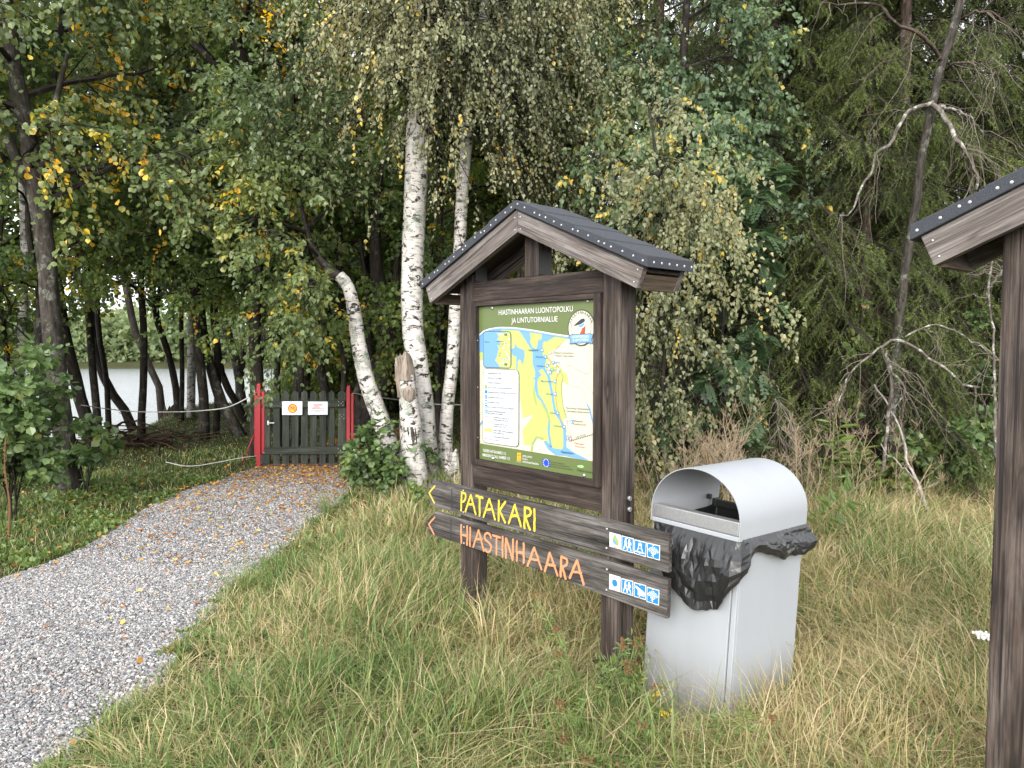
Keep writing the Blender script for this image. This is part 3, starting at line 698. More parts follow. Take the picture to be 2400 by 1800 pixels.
# inset map and legend
p.rrect([(194, 346), (431, 346), (431, 662), (194, 654)], .028, 'dark', 5); p.rrect([(198, 351), (427, 351), (427, 657), (198, 649)], .026, 'water_blue', 6)
p.poly([(308, 358), (330, 365), (420, 356), (426, 380), (426, 640), (418, 655), (335, 650), (322, 625), (296, 592), (312, 560), (320, 520), (330, 490), (316, 470), (340, 450), (345, 430), (310, 420), (330, 395)], 'pasture_green', 7)
rr_ = np.random.default_rng(4)
for k in range(26):
    x, y = rr_.uniform(335, 420), rr_.uniform(365, 640); s_ = rr_.uniform(3, 11)
    p.poly([(x+s_*rr_.uniform(.5, 1.2)*math.cos(a), y+s_*rr_.uniform(.5, 1.4)*math.sin(a)) for a in np.linspace(0, 6.28, 8)[:-1]], 'white' if k % 2 else 'cream', 7.5)
p.line([(345, 575), (375, 590), (395, 575), (420, 585)], .004, 'water_blue', 8); p.line([(388, 385), (390, 620)], .002, 'grey', 8)
for y in (376, 627): p.poly([(375, y-10), (400, y-10), (400, y+10), (375, y+10)], 'header_green', 8)
for q in ((333, 463), (347, 476), (333, 552)): p.circ(q, .0032, 'dark', 8.5, 10)
p.rrect([(195, 660), (498, 672), (494, 1334), (186, 1290)], .032, 'dark', 5); p.rrect([(198, 664), (494, 676), (490, 1329), (190, 1286)], .03, 'legend_white', 6)
for k, (x, y) in enumerate([(219, 697), (219, 737), (219, 776), (219, 817)]):
    p.circ((x, y), .011, 'dark', 7); p.circ((x, y), .0095, 'white' if k < 3 else 'olive', 7.5)
for k, y in enumerate([858, 901, 943, 984, 1024]):
    p.poly([(209, y-15), (229, y-14), (229, y+16), (209, y+15)], 'sign_blue', 7)
    if k == 2: p.circ((219, y), .006, 'white', 7.5, 8)
    elif k == 1: p.line([(215, y+10), (215, y-9)], .002, 'white', 7.5); p.line([(222, y+10), (222, y-9)], .002, 'white', 7.5)
    elif k == 3: p.poly([(213, y-9), (226, y+6), (226, y+11), (215, y+9)], 'white', 7.5)
    elif k == 4: p.poly([(216, y-9), (221, y-9), (226, y+11), (212, y+10)], 'white', 7.5); p.poly([(218, y-2), (220, y-2), (222, y+11), (216, y+10)], 'sign_blue', 8)
p.line([(205, 1066), (272, 1076)], .0025, 'trail_brown', 7); p.line([(205, 1120), (272, 1130)], .0025, 'trail_gold', 7)
p.poly([(203, 1164), (272, 1172), (272, 1202), (203, 1194)], 'pasture_green', 7); p.line([(203, 1225), (272, 1236)], .002, 'grey', 7, .008); p.line([(200, 1253), (268, 1266)], .0035, 'dark', 7, .009)
# trails, tracks and contour lines
p.line(smoothline([(735, 570), (775, 610), (815, 632), (833, 660), (822, 700), (808, 770), (804, 880), (814, 990), (835, 1050), (852, 1110), (876, 1150), (892, 1195)], 30), .0028, 'trail_brown', 4)
p.line(smoothline([(690, 450), (700, 500), (718, 555), (750, 590), (790, 618)], 14), .0026, 'trail_gold', 4, .010)
p.line(smoothline([(838, 672), (866, 740), (850, 800), (856, 900), (868, 985), (890, 1060), (902, 1100), (906, 1180)], 24), .0024, 'dark', 4, .011)
p.line(smoothline([(1100, 430), (1075, 560), (1100, 660), (1070, 705), (1000, 680), (920, 635), (895, 650), (960, 720), (1060, 800), (1120, 880), (1146, 990)], 40), .0016, 'grey', 3.5)
p.line(smoothline([(840, 470), (780, 520), (745, 545), (790, 530)], 14), .0016, 'grey', 3.5)
p.line(smoothline([(905, 790), (960, 820), (1010, 815), (1040, 880), (1066, 965)], 20), .0016, 'grey', 3.5)
p.line([(920, 1280), (1150, 1212)], .005, 'dark', 4, .012)
for a_, b_ in (((800, 545), (748, 575)), ((892, 1012), (866, 1026)), ((930, 1108), (866, 1116)), ((968, 1298), (938, 1275))): p.line([a_, b_], .0012, 'grey', 4)
for x, y in ((720, 562), (784, 610), (735, 640), (799, 771), (801, 877), (822, 1041), (877, 1156)):
    p.poly([(x-10, y-14), (x+10, y-13), (x+10, y+15), (x-10, y+14)], 'sign_blue', 5); p.circ((x, y), .0055, 'white', 6, 8)
for x, y in ((690, 506), (762, 694), (907, 1255), (940, 1112)): p.poly([(x-9, y-13), (x+10, y-12), (x+10, y+15), (x-9, y+14)], 'sign_blue', 5); p.poly([(x-3, y-8), (x+3, y-8), (x+6, y+9), (x-5, y+9)], 'white', 6)
for x, y in ((750, 613), (802, 636), (750, 662), (829, 670), (745, 693), (825, 692), (903, 1216), (924, 1224)): p.circ((x, y), .0095, 'grey', 5, 14); p.circ((x, y), .008, 'cream', 6, 14)
p.circ((779, 667), .010, 'olive', 6, 14); p.circ((933, 1258), .008, 'red', 5, 14); p.circ((933, 1258), .0045, 'white', 6, 10)
# emblem: bird's head in a ring over a blue ribbon
ec = p.uv((1019, 318)); R_ = .096*K_
p.circ(ec, R_, 'dark', 6, 48, True); p.circ(ec, R_-.0055, 'cream', 7, 48, True)
for a0, a1 in ((1.05*PI, 1.95*PI), (-.02*PI, .10*PI), (.90*PI, 1.02*PI)):
    p.line([(ec[0]+(R_-.0235)*math.cos(a), ec[1]+(R_-.0235)*math.sin(a)) for a in np.linspace(a0, a1, 24)], .0022, 'dark', 7.5, None, True)
p.poly([(955, 302), (1000, 262), (1020, 245), (1048, 240), (1052, 265), (1020, 288), (985, 300)], 'dark', 8)
p.poly([(980, 302), (1020, 287), (1052, 266), (1055, 295), (1040, 318), (1010, 322), (992, 312)], 'white', 8)
p.poly([(990, 302), (1022, 290), (1046, 274), (1048, 292), (1030, 314), (1006, 316)], 'water_blue', 8.5)
p.poly([(1046, 312), (1056, 296), (1056, 330), (1052, 372), (1008, 372), (1024, 340), (1028, 322)], 'brick', 8)
p.poly([(912, 392), (938, 374), (1100, 366), (1124, 378), (1112, 418), (1122, 454), (1090, 446), (950, 452), (922, 458), (930, 424)], 'dark', 8.2)
p.poly([(917, 393), (940, 378), (1099, 370), (1119, 381), (1107, 418), (1116, 449), (1090, 442), (950, 448), (928, 453), (935, 424)], 'water_blue', 8.8)
# sponsors in the footer
for x in (487, 505): p.poly([(x-8, 1402), (x+8, 1404), (x+8, 1448), (x-8, 1445)], 'orange', 6); p.circ((x, 1388), .0075, 'orange', 6, 12)
p.poly([(477, 1425), (516, 1431), (516, 1438), (477, 1432)], 'orange', 6)
p.poly([(695, 1430), (756, 1440), (756, 1500), (695, 1490)], 'deep_blue', 6)
for k in range(12):
    c0 = p.uv((725.5, 1465)); p.circ((c0[0]+.019*math.cos(k*PI/6), c0[1]+.019*math.sin(k*PI/6)), .0028, 'white', 7, 8, True)
p.poly([(990, 1488), (1030, 1484), (1046, 1498), (1034, 1508), (992, 1500)], 'light_green', 6)
pn = p.build('map_print', panel, (0, 0, pz))
L = (0, 0, pz)
tw = Lettering(p); tw.put('HIASTINHAARAN LUONTOPOLKU', (330, 212), (952, 180), 44, .004); tw.put('JA LINTUTORNIALUE', (436, 278), (823, 266), 44, .004)
tw.build('title_line', INK['white'], panel, L)
tf = Lettering(p)
for a in [('YLEINEN HÄTÄNUMERO 112', (190, 1366), (388, 1398), 24), ('EMERGENCY CALL NUMBER 112', (189, 1406), (421, 1441), 24), ('JOKISUUNTIE 2', (527, 1412), (608, 1425), 16), ('91100 II', (527, 1438), (568, 1444), 16), ('VISITII.FI/HIASTINHAARA', (526, 1462), (664, 1484), 16), ('LEADER', (994, 1499), (1030, 1502), 9), ('II KUNTA', (477, 1456), (516, 1463), 8)]: tf.put(*a, bold=.006)
for a in [('LUONTOPOLKU', (945, 405), (1088, 400), 22), ('& LINTUTORNI', (952, 432), (1082, 428), 20)]: tf.put(*a, bold=.006)
tf.build('footer_line', INK['white'], panel, L)
td = Lettering(p); te = Lettering(p)
for k, ch in enumerate('HIASTINHAARAN'):
    a = math.radians(158-136*k/12); w_ = .004 if ch == 'I' else .0105; rad = R_-.021
    c_ = np.array([ec[0]+rad*math.cos(a), ec[1]+rad*math.sin(a)]); d_ = np.array([math.sin(a), -math.cos(a)])
    te.put(ch, c_-d_*w_/2, c_+d_*w_/2, .014, .012, True)
V = np.concatenate(te.V); F = np.concatenate([f+sum(len(v) for v in te.V[:i]) for i, f in enumerate(te.F)]); mk('emblem_lettering', V, F, INK['dark'], panel).location = L
for a in [('Hiastinlahti', (580, 515), (662, 512), 17), ('Patakarin lammaslaidun /', (797, 534), (968, 537), 14), ('Patakari sheep pasture', (806, 558), (958, 562), 14), ('Hiastinhaaran lammaslaidun /', (893, 1001), (1098, 1014), 15), ('Hiastinhaara sheep pasture', (901, 1028), (1092, 1040), 15),
          ('Pitkospuut /', (957, 1112), (1042, 1118), 16), ('Duckboard trail', (957, 1138), (1063, 1146), 15), ('HIASTINKUJA', (976, 1254), (1062, 1226), 12), ('Hiastinhaara', (853, 1378), (958, 1392), 21), ('Oulun Seutu', (990, 1533), (1118, 1556), 20),
          ('Euroopan maaseudun', (764, 1459), (877, 1478), 10), ('kehittämisen maatalousrahasto:', (764, 1478), (925, 1504), 10), ('Eurooppa investoi maaseutualueisiin', (764, 1497), (953, 1528), 10), ('Perämeri', (212, 442), (252, 441), 9), ('Kuivasmeri', (310, 437), (372, 434), 9), ('Hiastinlahti', (346, 458), (398, 456), 9), ('Oulu', (330, 536), (349, 536), 9),
          ('Jalankulkuportti / Gate', (237, 706), (349, 710), 12), ('Peikkosilta / Troll bridge', (237, 746), (350, 751), 12), ('Jätepiste / Garbage bin', (237, 785), (348, 790), 12), ('WC ja puuliiteri / Outhouse and firewood', (237, 826), (438, 838), 12), ('Pysäköinti / Parking  65°27\'06.7"N 25°20\'12.0"E', (236, 866), (478, 882), 12), ('Luontopolku / Nature trail', (236, 908), (363, 917), 12), ('Kohdepiste / Guide', (236, 950), (335, 958), 12), ('Laavu / Lean-to  65°27\'24.0"N 25°19\'55.0"E', (234, 990), (453, 1011), 12), ('Lintutorni / Birdwatching tower', (233, 1026), (387, 1040), 12), ('65°27\'30.4"N 25°19\'46.8"E', (233, 1046), (366, 1058), 12),
          ('Hiastinhaaran reitti 2,0 km /', (285, 1080), (425, 1096), 12), ('Hiastinhaara trail 2,0 km', (285, 1100), (408, 1114), 12), ('Patakarin reitti 0,7 km /', (283, 1135), (405, 1150), 12), ('Patakari trail 0,7 km', (283, 1155), (385, 1167), 12), ('Natura 2000 -luonnonsuojelualue /', (282, 1190), (462, 1214), 12), ('Natura 2000 area', (282, 1210), (370, 1222), 12), ('Lammasaita / Sheep fence', (282, 1244), (416, 1262), 12), ('Tie / Road', (282, 1274), (331, 1281), 12)]: td.put(*a, bold=.004)
td.build('map_caption', INK['dark'], panel, L)
tb = Lettering(p)
for a in [('Rantaniitty', (640, 568), (706, 570), 14), ('Eläimet', (800, 616), (845, 619), 14), ('Vesilintuja', (645, 645), (722, 648), 13), ('Maankohoaminen', (684, 773), (786, 778), 13), ('Linnusto', (726, 880), (786, 883), 13), ('Laidunnus', (758, 1041), (808, 1047), 13), ('Lahtivesi', (792, 1152), (862, 1160), 13)]: tb.put(*a, bold=.004)
tb.build('place_name', INK['navy'], panel, L)
tr = Lettering(p)
for a in [('Olet tässä /', (968, 1302), (1050, 1313), 15), ('You are here', (968, 1327), (1054, 1340), 15)]: tr.put(*a, bold=.006)
tr.build('map_caption', INK['red'], panel, L)
for px, py in ((275, 153), (1075, 95), (275, 1427), (1047, 1572)):
    u, v = p.uv((px, py)); dome('screw', .009, .006, M['zinc'], panel, (u, -.004, pz+v))
for c in (.12, .40, .66, .86): dome('screw', .004, .002, M['zinc'], panel, (-.001, -.014, pz+c), '+a')

# ---------------------------------------------------------------- two direction boards across the posts
PB = -PD-.027
P1 = lambda px, py, b=PB: local(px, py, O1, YAW1, b)
def stroke(P, w_, n=7):
    """raised rounded stroke along 2d points"""
    P = np.array(P, float); r = w_/2; out_ = []
    T = nrm(np.gradient(P, axis=0)); N = np.stack([-T[:, 1], T[:, 0]], -1)
    L_ = [tuple(P[i]+N[i]*r) for i in range(len(P))]; R2 = [tuple(P[i]-N[i]*r) for i in range(len(P))]
    a0 = math.atan2(N[-1][1], N[-1][0]); e1 = [(P[-1][0]+r*math.cos(a0-PI*k/6), P[-1][1]+r*math.sin(a0-PI*k/6)) for k in range(1, 6)]
    a1 = math.atan2(-N[0][1], -N[0][0]); e0 = [(P[0][0]+r*math.cos(a1-PI*k/6), P[0][1]+r*math.sin(a1-PI*k/6)) for k in range(1, 6)]
    return L_+e1+R2[::-1]+e0
zC = lambda x, y: (1040+x/6.381, 1060+y/6.381)
z2 = lambda x, y: (980+x/2.353, 1080+y/2.353)
zD = lambda x, y: (1360+x/4.147, 1060+y/4.147)
def letters(name, strokes, mat, root, w_):
    parts = []; rs = np.random.default_rng(8)
    for k, (zz, P) in enumerate(strokes):
        Q = np.array([P1(*zz(*q)) for q in P])
        if len(Q) == 2: Q = np.array([Q[0]*(1-t)+Q[1]*t for t in np.linspace(0, 1, 7)]); Q[1:-1] += rs.normal(size=(5, 2))*.0010
        else: Q = smoothline(Q, 6*len(Q))
        V, F = prism(stroke(Q, w_*rs.uniform(.88, 1.1)), lambda a, c, b: (a, PB-.0022-.0004*(k % 4)+b, c), .0024)
        parts.append((V, F, {}))
    V, F, A = join(parts); return mk(name, V, F, mat, root, bevel=.0012)
def pict(root, quad, kind):
    q = [P1(*zD(*c)) for c in quad]
    P_ = Print([(0, 0), (1, 0), (1, 1), (0, 1)], [q[0], q[1], q[2], q[3]])
    sq = lambda a: [(a, a), (1-a, a), (1-a, 1-a), (a, 1-a)]
    wh = kind in ('drop', 'dot')
    P_.poly(sq(0), 'white', 1)
    if not wh: P_.poly(sq(.055), 'sign_blue', 2)
    el = lambda cx, cy, rx, ry, k, l, n=18: P_.poly([(cx+rx*math.cos(a), cy+ry*math.sin(a)) for a in np.linspace(0, 2*PI, n+1)[:-1]], k, l)
    def bar(x0, y0, x1, y1, w_, k='white', l=3):
        d = np.array([x1-x0, y1-y0]); d = d/np.linalg.norm(d); n_ = np.array([-d[1], d[0]])*w_/2
        P_.poly([(x0-n_[0], y0-n_[1]), (x1-n_[0], y1-n_[1]), (x1+n_[0], y1+n_[1]), (x0+n_[0], y0+n_[1])], k, l)
    if kind == 'dot': el(.5, .5, .24, .24, 'sign_blue', 2)
    if kind == 'drop':
        P_.poly([(.42, .12), (.62, .22), (.80, .48), (.82, .68), (.72, .82), (.5, .72), (.3, .6), (.25, .42), (.34, .25)], 'olive', 2)
        P_.poly([(.25, .45), (.45, .40), (.56, .55), (.6, .78), (.42, .74), (.28, .62)], 'water_blue', 2.5); bar(.62, .45, .64, .95, .03, 'grey', 3)
    if kind == 'walk':
        for dx, dy in ((0, .0), (.30, .02)):
            x = .34+dx; y = dy
            el(x+.02, .17+y, .075, .075, 'white', 3); P_.poly([(x-.08, .26+y), (x+.08, .25+y), (x+.09, .55+y), (x-.07, .57+y)], 'white', 3)
            bar(x-.02, .52+y, x-.15, .88+y*.5, .085, l=3.4); bar(x+.03, .52+y, x+.14, .72+y, .085, l=3.8); bar(x+.13, .68+y, x+.19, .9, .07, l=4.2)
            bar(x+.05, .32+y, x+.16, .46+y, .05, l=4.6)
        P_.poly([(.73, .28), (.82, .30), (.83, .50), (.74, .50)], 'white', 3.4)
    if kind == 'tower':
        P_.poly([(.36, .16), (.62, .16), (.66, .34), (.34, .34)], 'white', 3); bar(.40, .33, .28, .74, .07); bar(.58, .33, .72, .74, .07, l=3.4); bar(.37, .52, .63, .52, .04, l=3.8); P_.poly([(.12, .74), (.88, .74), (.90, .82), (.10, .82)], 'white', 4.2)
    if kind == 'shelter': P_.poly([(.12, .22), (.22, .20), (.90, .50), (.90, .80), (.34, .80), (.34, .44), (.14, .34)], 'white', 3)
    if kind == 'bush':
        rows = [(.20, 2), (.28, 4), (.36, 5), (.44, 6), (.52, 5), (.60, 3)]
        for y, n in rows:
            for k in range(n): bar(.5+(k-(n-1)/2)*.15-.055, y+.02*((k+1) % 2), .5+(k-(n-1)/2)*.15+.055, y+.02*(k % 2), .052)
        bar(.5, .56, .5, .9, .05, l=3.4); bar(.5, .74, .32, .62, .04, l=3.8); bar(.5, .74, .68, .62, .04, l=4.2); bar(.36, .82, .5, .74, .04, l=4.6)
    o = P_.build('pictogram', root, (0, PB, 0))
    o['label'] = {'dot': 'white plate with a blue dot', 'drop': 'white plate with a leaf emblem', 'walk': 'blue plate with two walkers', 'tower': 'blue plate with a lookout tower', 'shelter': 'blue plate with a lean-to', 'bush': 'blue plate with a tree emblem'}[kind]
    for u, v in ((.5, .1), (.5, .9)):
        c = P_.uv((u, v)); dome('screw', .0045, .003, M['zinc'], o, (c[0], -.0022, c[1]))
def direction(label, outline, strokes, arrow, mat, plates, seam, w_=.0125):
    root = empty('direction_sign', (O1[0], O1[1], 0), label, 'sign', rz=YAW1)
    P = [P1(*q) for q in outline]
    wprism('plank', P, PB, .026, (1, 0), M['plank'], root, .004)
    letters('lettering', strokes, mat, root, w_); letters('arrow', arrow, mat, root, w_*.9)
    V, F = prism(stroke(np.array([P1(*q) for q in seam]), .008), lambda a, c, b: (a, PB-.0012+b, c), .002)
    mk('seam', V, F, INK['dark'], root)
    for kind, quad in plates: pict(root, quad, kind)
    for a, c in [P1(*q) for q in ((zC(290, 572), zC(290, 898), (1422, 1240), (1421, 1285)) if plates[0][0] == 'drop' else (zC(300, 1120), zC(300, 1362), (1422, 1335), (1421, 1383)))]:
        dome('screw', .006, .002, M['zinc'], root, (a, PB-.0005, c))
    return root
S2 = lambda *P: (z2, list(P)); C_ = lambda *P: (zC, list(P))
up_str = [C_((275, 600), (262, 870)), C_((270, 600), (325, 622), (330, 680), (310, 728), (268, 745)), C_((410, 640), (328, 885)), C_((410, 640), (485, 925)), C_((368, 778), (445, 775)), C_((490, 650), (585, 682)), C_((540, 672), (540, 945)), C_((685, 700), (600, 965)), C_((685, 700), (770, 1005)), C_((648, 858), (722, 850)), C_((828, 725), (825, 1020)), C_((925, 745), (832, 885)), C_((842, 880), (920, 1050)), C_((1068, 785), (975, 1060)), C_((1068, 785), (1158, 1105)), C_((1018, 950), (1112, 945)), C_((1215, 825), (1212, 1130)), C_((1215, 825), (1280, 842), (1305, 890), (1290, 940), (1218, 965)), C_((1225, 970), (1292, 1155)), C_((1360, 855), (1362, 1170))]
lo_str = [C_((265, 1085), (265, 1355)), C_((355, 1105), (352, 1385)), C_((265, 1230), (352, 1250)), C_((400, 1125), (398, 1400)), C_((525, 1165), (445, 1415)), C_((525, 1165), (602, 1475)), C_((485, 1300), (575, 1300)), C_((712, 1280), (690, 1222), (650, 1207), (620, 1240), (625, 1300), (688, 1360), (715, 1410), (700, 1472), (660, 1490), (625, 1455)), C_((740, 1240), (845, 1275)), C_((795, 1260), (793, 1530)), C_((885, 1265), (885, 1560)), C_((935, 1290), (935, 1575)), C_((942, 1295), (1030, 1600)), C_((1040, 1305), (1035, 1610)), C_((1098, 1330), (1098, 1625)), C_((1200, 1365), (1200, 1650)), C_((1100, 1490), (1200, 1512)),
          S2((642, 480), (605, 577)), S2((642, 480), (682, 598)), S2((622, 542), (666, 548)), S2((727, 508), (700, 608)), S2((727, 508), (770, 632)), S2((712, 570), (756, 580)), S2((793, 528), (788, 636)), S2((793, 530), (820, 543), (820, 572), (795, 586)), S2((798, 588), (815, 650)), S2((878, 550), (838, 645)), S2((878, 550), (915, 680)), S2((852, 610), (900, 618))]
dq = dict(drop=[(285, 775), (397, 805), (397, 945), (285, 915)], walk=[(403, 808), (520, 838), (518, 983), (402, 950)], tower=[(527, 845), (645, 875), (640, 1018), (525, 985)], bush=[(651, 877), (777, 907), (774, 1052), (650, 1018)])
dr = dict(dot=[(283, 1180), (392, 1212), (390, 1360), (282, 1328)], walk=[(402, 1222), (516, 1252), (515, 1397), (400, 1362)], shelter=[(524, 1262), (641, 1292), (637, 1437), (522, 1402)], bush=[(648, 1305), (770, 1340), (766, 1490), (645, 1452)])
direction('upper weathered arrow board with yellow PATAKARI lettering and four small plates', [(1013.6, 1125), (999.4, 1153.6), (1010.6, 1185), (1140, 1224.6), (1300, 1268), (1566, 1343), (1567, 1252), (1360, 1204.7), (1300, 1190), (1040, 1130.5)],
          up_str, [S2((92, 140), (62, 178)), S2((62, 178), (90, 232))], M['yel'], list(dq.items()), [z2(186, 158), z2(186, 268)])
direction('lower weathered arrow board with orange HIASTINHAARA lettering and four small plates', [(1020, 1199), (996, 1227), (1007.6, 1252), (1220, 1320), (1360, 1374), (1562.6, 1450.6), (1565, 1359), (1300, 1276), (1040, 1205)],
          lo_str, [S2((92, 312), (60, 350)), S2((60, 350), (88, 405))], M['ora'], list(dr.items()), [z2(182, 328), z2(180, 438)])
# ---------------------------------------------------------------- litter bin
from mathutils import noise as mn, Matrix
BX, BY, BYAW, BW, BD, BH = .575, 3.136, -.933, .45, .43, .842
KB = 1.06; BZ = 1.6-1.6*KB
ex = np.array([math.cos(BYAW), math.sin(BYAW), 0]); ey = np.array([-math.sin(BYAW), math.cos(BYAW), 0])
upv = nrm(np.array([0, 0, 1.])+.0286*ex+.046*ey); exx = nrm(ex-upv*np.dot(ex, upv)); eyy = np.cross(upv, exx)
binrot = (0, 0, BYAW)
def shear(V): V = np.array(V, float); V[:, 0] += .0286*V[:, 2]; V[:, 1] += .046*V[:, 2]; return V          # the bin leans a little
bin_ = empty('litter_bin', (BX, BY, 0), 'pale grey metal litter bin with an arched open hood, standing in tall grass', 'litter bin'); bin_.rotation_euler = binrot; bin_.scale = (KB,)*3; bin_.location = (BX*KB, BY*KB, BZ)
bx = lambda p, a, b, c: board(p, (a, 0, 0), (0, b, 0), (0, 0, c))[:2]+({},)
def wbx(name, boxes, mat, bev=.003, parent=None):
    V, F, A = join([bx(*q) for q in boxes]); return mk(name, shear(V), F, mat, parent or bin_, bevel=bev)
wbx('body', [((.004, .012, -.1), .008, BD-.012, BH+.09), ((BW-.010, .012, -.1), .010, BD-.012, BH+.09), ((.013, BD-.010, -.1), BW-.024, .010, BH+.09), ((.013, .02, .03), BW-.024, BD-.035, .01)], M['bin'])
wbx('corner_flange', [((BW-.023, -.001, -.1), .0228, .0125, BH+.09)], M['bin'])
wbx('door', [((.0, -.004, .03), BW-.0275, .015, BH-.05)], M['bin'], .003)
# hood: sheet-metal arch, open at both ends
def arch(off, n=40):
    hw_ = BW/2+.004+off; P = [(BW/2-hw_, BH), (BW/2-hw_, BH+.03)]
    for k in range(n+1):
        t = PI-PI*k/n; P.append((BW/2+hw_*math.cos(t), BH+.062+(.194+off)*math.sin(t)))
    return P+[(BW/2+hw_, BH+.03), (BW/2+hw_, BH)]
Ao, Ai = arch(0), arch(-.004); n = len(Ao)
b0, b1 = -.016, BD+.014
V = [(a, b0, c) for a, c in Ao]+[(a, b1, c) for a, c in Ao]+[(a, b0, c) for a, c in Ai]+[(a, b1, c) for a, c in Ai]
F = []
for k in range(n-1):
    F += [(k, n+k, n+k+1, k+1), (2*n+k, 2*n+k+1, 3*n+k+1, 3*n+k), (k, k+1, 2*n+k+1, 2*n+k), (n+k, 3*n+k, 3*n+k+1, n+k+1)]
F += [(0, 2*n, 3*n, n), (n-1, 2*n-1, 4*n-1, 3*n-1)]
hood = mk('hood', shear(V), np.array(F)[:, ::-1], M['bin'], bin_, smooth=True)
es = hood.modifiers.new('edges', 'EDGE_SPLIT'); es.split_angle = math.radians(40)
wbx('front_lip', [((.0035, -.0135, BH+.018), BW-.007, .040, .056)], M['steel'], .004)
wbx('lip_strip', [((.002, -.015, BH-.002), BW-.004, .03, .019)], M['bin'], .003)
wbx('rear_bar', [((.02, BD-.045, BH+.012), BW-.04, .028, .030), ((.012, BD-.05, BH+.008), .02, .035, .04)], M['blackmetal'], .003)
wbx('hinge_block', [((.008, .05, BH+.035), .016, .02, .02), ((.008, BD-.09, BH+.05), .018, .02, .022)], M['blackmetal'], .002)
# ---------------------------------------------------------------- black bag folded over the rim
bagroot = empty('bin_bag', (BX, BY, 0), 'black plastic bag hanging crumpled over the rim of the litter bin', 'bin bag'); bagroot.rotation_euler = binrot; bagroot.scale = (KB,)*3; bagroot.location = (BX*KB, BY*KB, BZ)
key = [(0., .050, .012), (.03, .17, .02), (.08, .22, .035), (.17, .275, .045), (.24, .318, .045), (.31, .315, .045), (.375, .29, .04), (.41, .235, .034), (.44, .14, .026), (.47, .08, .02), (.52, .052, .022), (.56, .068, .034), (.64, .098, .042), (.74, .112, .044), (.82, .112, .046), (.855, .108, .05), (.885, .095, .058)]
us = np.array([k[0] for k in key]); NU, NV = 64, 13
U = np.linspace(0, .885, NU); Ln = np.interp(U, us, [k[1] for k in key]); Bu = np.interp(U, us, [k[2] for k in key])
Ln = np.convolve(np.pad(Ln, 2, 'edge'), np.ones(5)/5, 'valid')
def per(u):
    """point and outward normal along front (0..BW) then the right side"""
    r = .018
    A0 = .028
    if u < .42-A0*0: return (u+.018, -.002), (0., -1.)
    if u < .45:
        t = (u-.42)/.03; a = t*PI/2; return (BW-.012+.012*math.sin(a), -.002+.012*(1-math.cos(a))), (math.sin(a), -math.cos(a))
    return (BW, .010+(u-.45)), (1., 0.)
V = []; rb_ = np.random.default_rng(19)
for i in range(NU):
    (a, b), (na, nb) = per(U[i])
    for j in range(NV):
        v = j/(NV-1); inner = v > .84
        s = v/.84 if not inner else 1-(v-.84)/.16*.5
        z = BH+.006-Ln[i]*s
        o = .004+Bu[i]*.8*math.sin(min(1., s*.97)*PI*.80)**.8*(1 if not inner else .4)
        w1 = U[i]+.06*mn.noise((U[i]*5, s*3., 9.)); f1 = mn.noise((w1*9.+s*.8, s*1.1, 2.)); f2 = 1-2*abs(mn.noise((w1*5-s*2.2, s*2.2+4, 7.))); f3 = mn.noise((U[i]*42., s*1.5, 5.))*max(0., 1-s*1.8)
        o += (f1*.020+f2*.012+f3*.009)*min(1, s*4)*(.25+.75*min(1, Ln[i]/.2))+rb_.normal()*.0026*min(1, s*4)*min(1, Ln[i]/.2)
        o = max(o, .005)
        jt = min(1, Ln[i]/.2)
        V.append((a+na*o+rb_.normal()*.0016*jt, b+nb*o, z+(mn.noise((U[i]*14, 5, s*3))*.012+rb_.normal()*.0016*jt)*s))
F = []
for i in range(NU-1):
    for j in range(NV-1):
        q = (i*NV+j, i*NV+j+1, (i+1)*NV+j+1, (i+1)*NV+j)
        F += [(q[0], q[1], q[2]), (q[0], q[2], q[3])] if rb_.uniform() < .5 else [(q[0], q[1], q[3]), (q[1], q[2], q[3])]
mk('hanging_skirt', shear(V), np.array(F), M['bag'], bagroot)
# inside: four crumpled walls and a sagging bottom
V = []; NI, NJ = 120, 16
for i in range(NI):
    t = i/NI*4; k = int(t); f = t-k
    c4 = [(.022, .035), (BW-.02, .035), (BW-.02, BD-.03), (.022, BD-.03)]; p0, p1 = c4[k], c4[(k+1) % 4]
    a, b = p0[0]+(p1[0]-p0[0])*f, p0[1]+(p1[1]-p0[1])*f
    for j in range(NJ):
        s = j/(NJ-1); q = .02*mn.noise((a*16, b*16, s*6))+.10*s*s
        V.append((a+(BW/2-a)*(q+.0), b+(BD/2-b)*q, BH+.025-.012*math.sin(f*PI)-.42*s))
F = [(i*NJ+j, ((i+1) % NI)*NJ+j, ((i+1) % NI)*NJ+j+1, i*NJ+j+1) for i in range(NI) for j in range(NJ-1)]
V.append((BW/2, BD/2, BH-.40)); T3 = [(i*NJ+NJ-1, ((i+1) % NI)*NJ+NJ-1, len(V)-1) for i in range(NI)]
mk('inner_lining', shear(V), [np.array(F), np.array(T3)], M['bag'], bagroot, smooth=True)

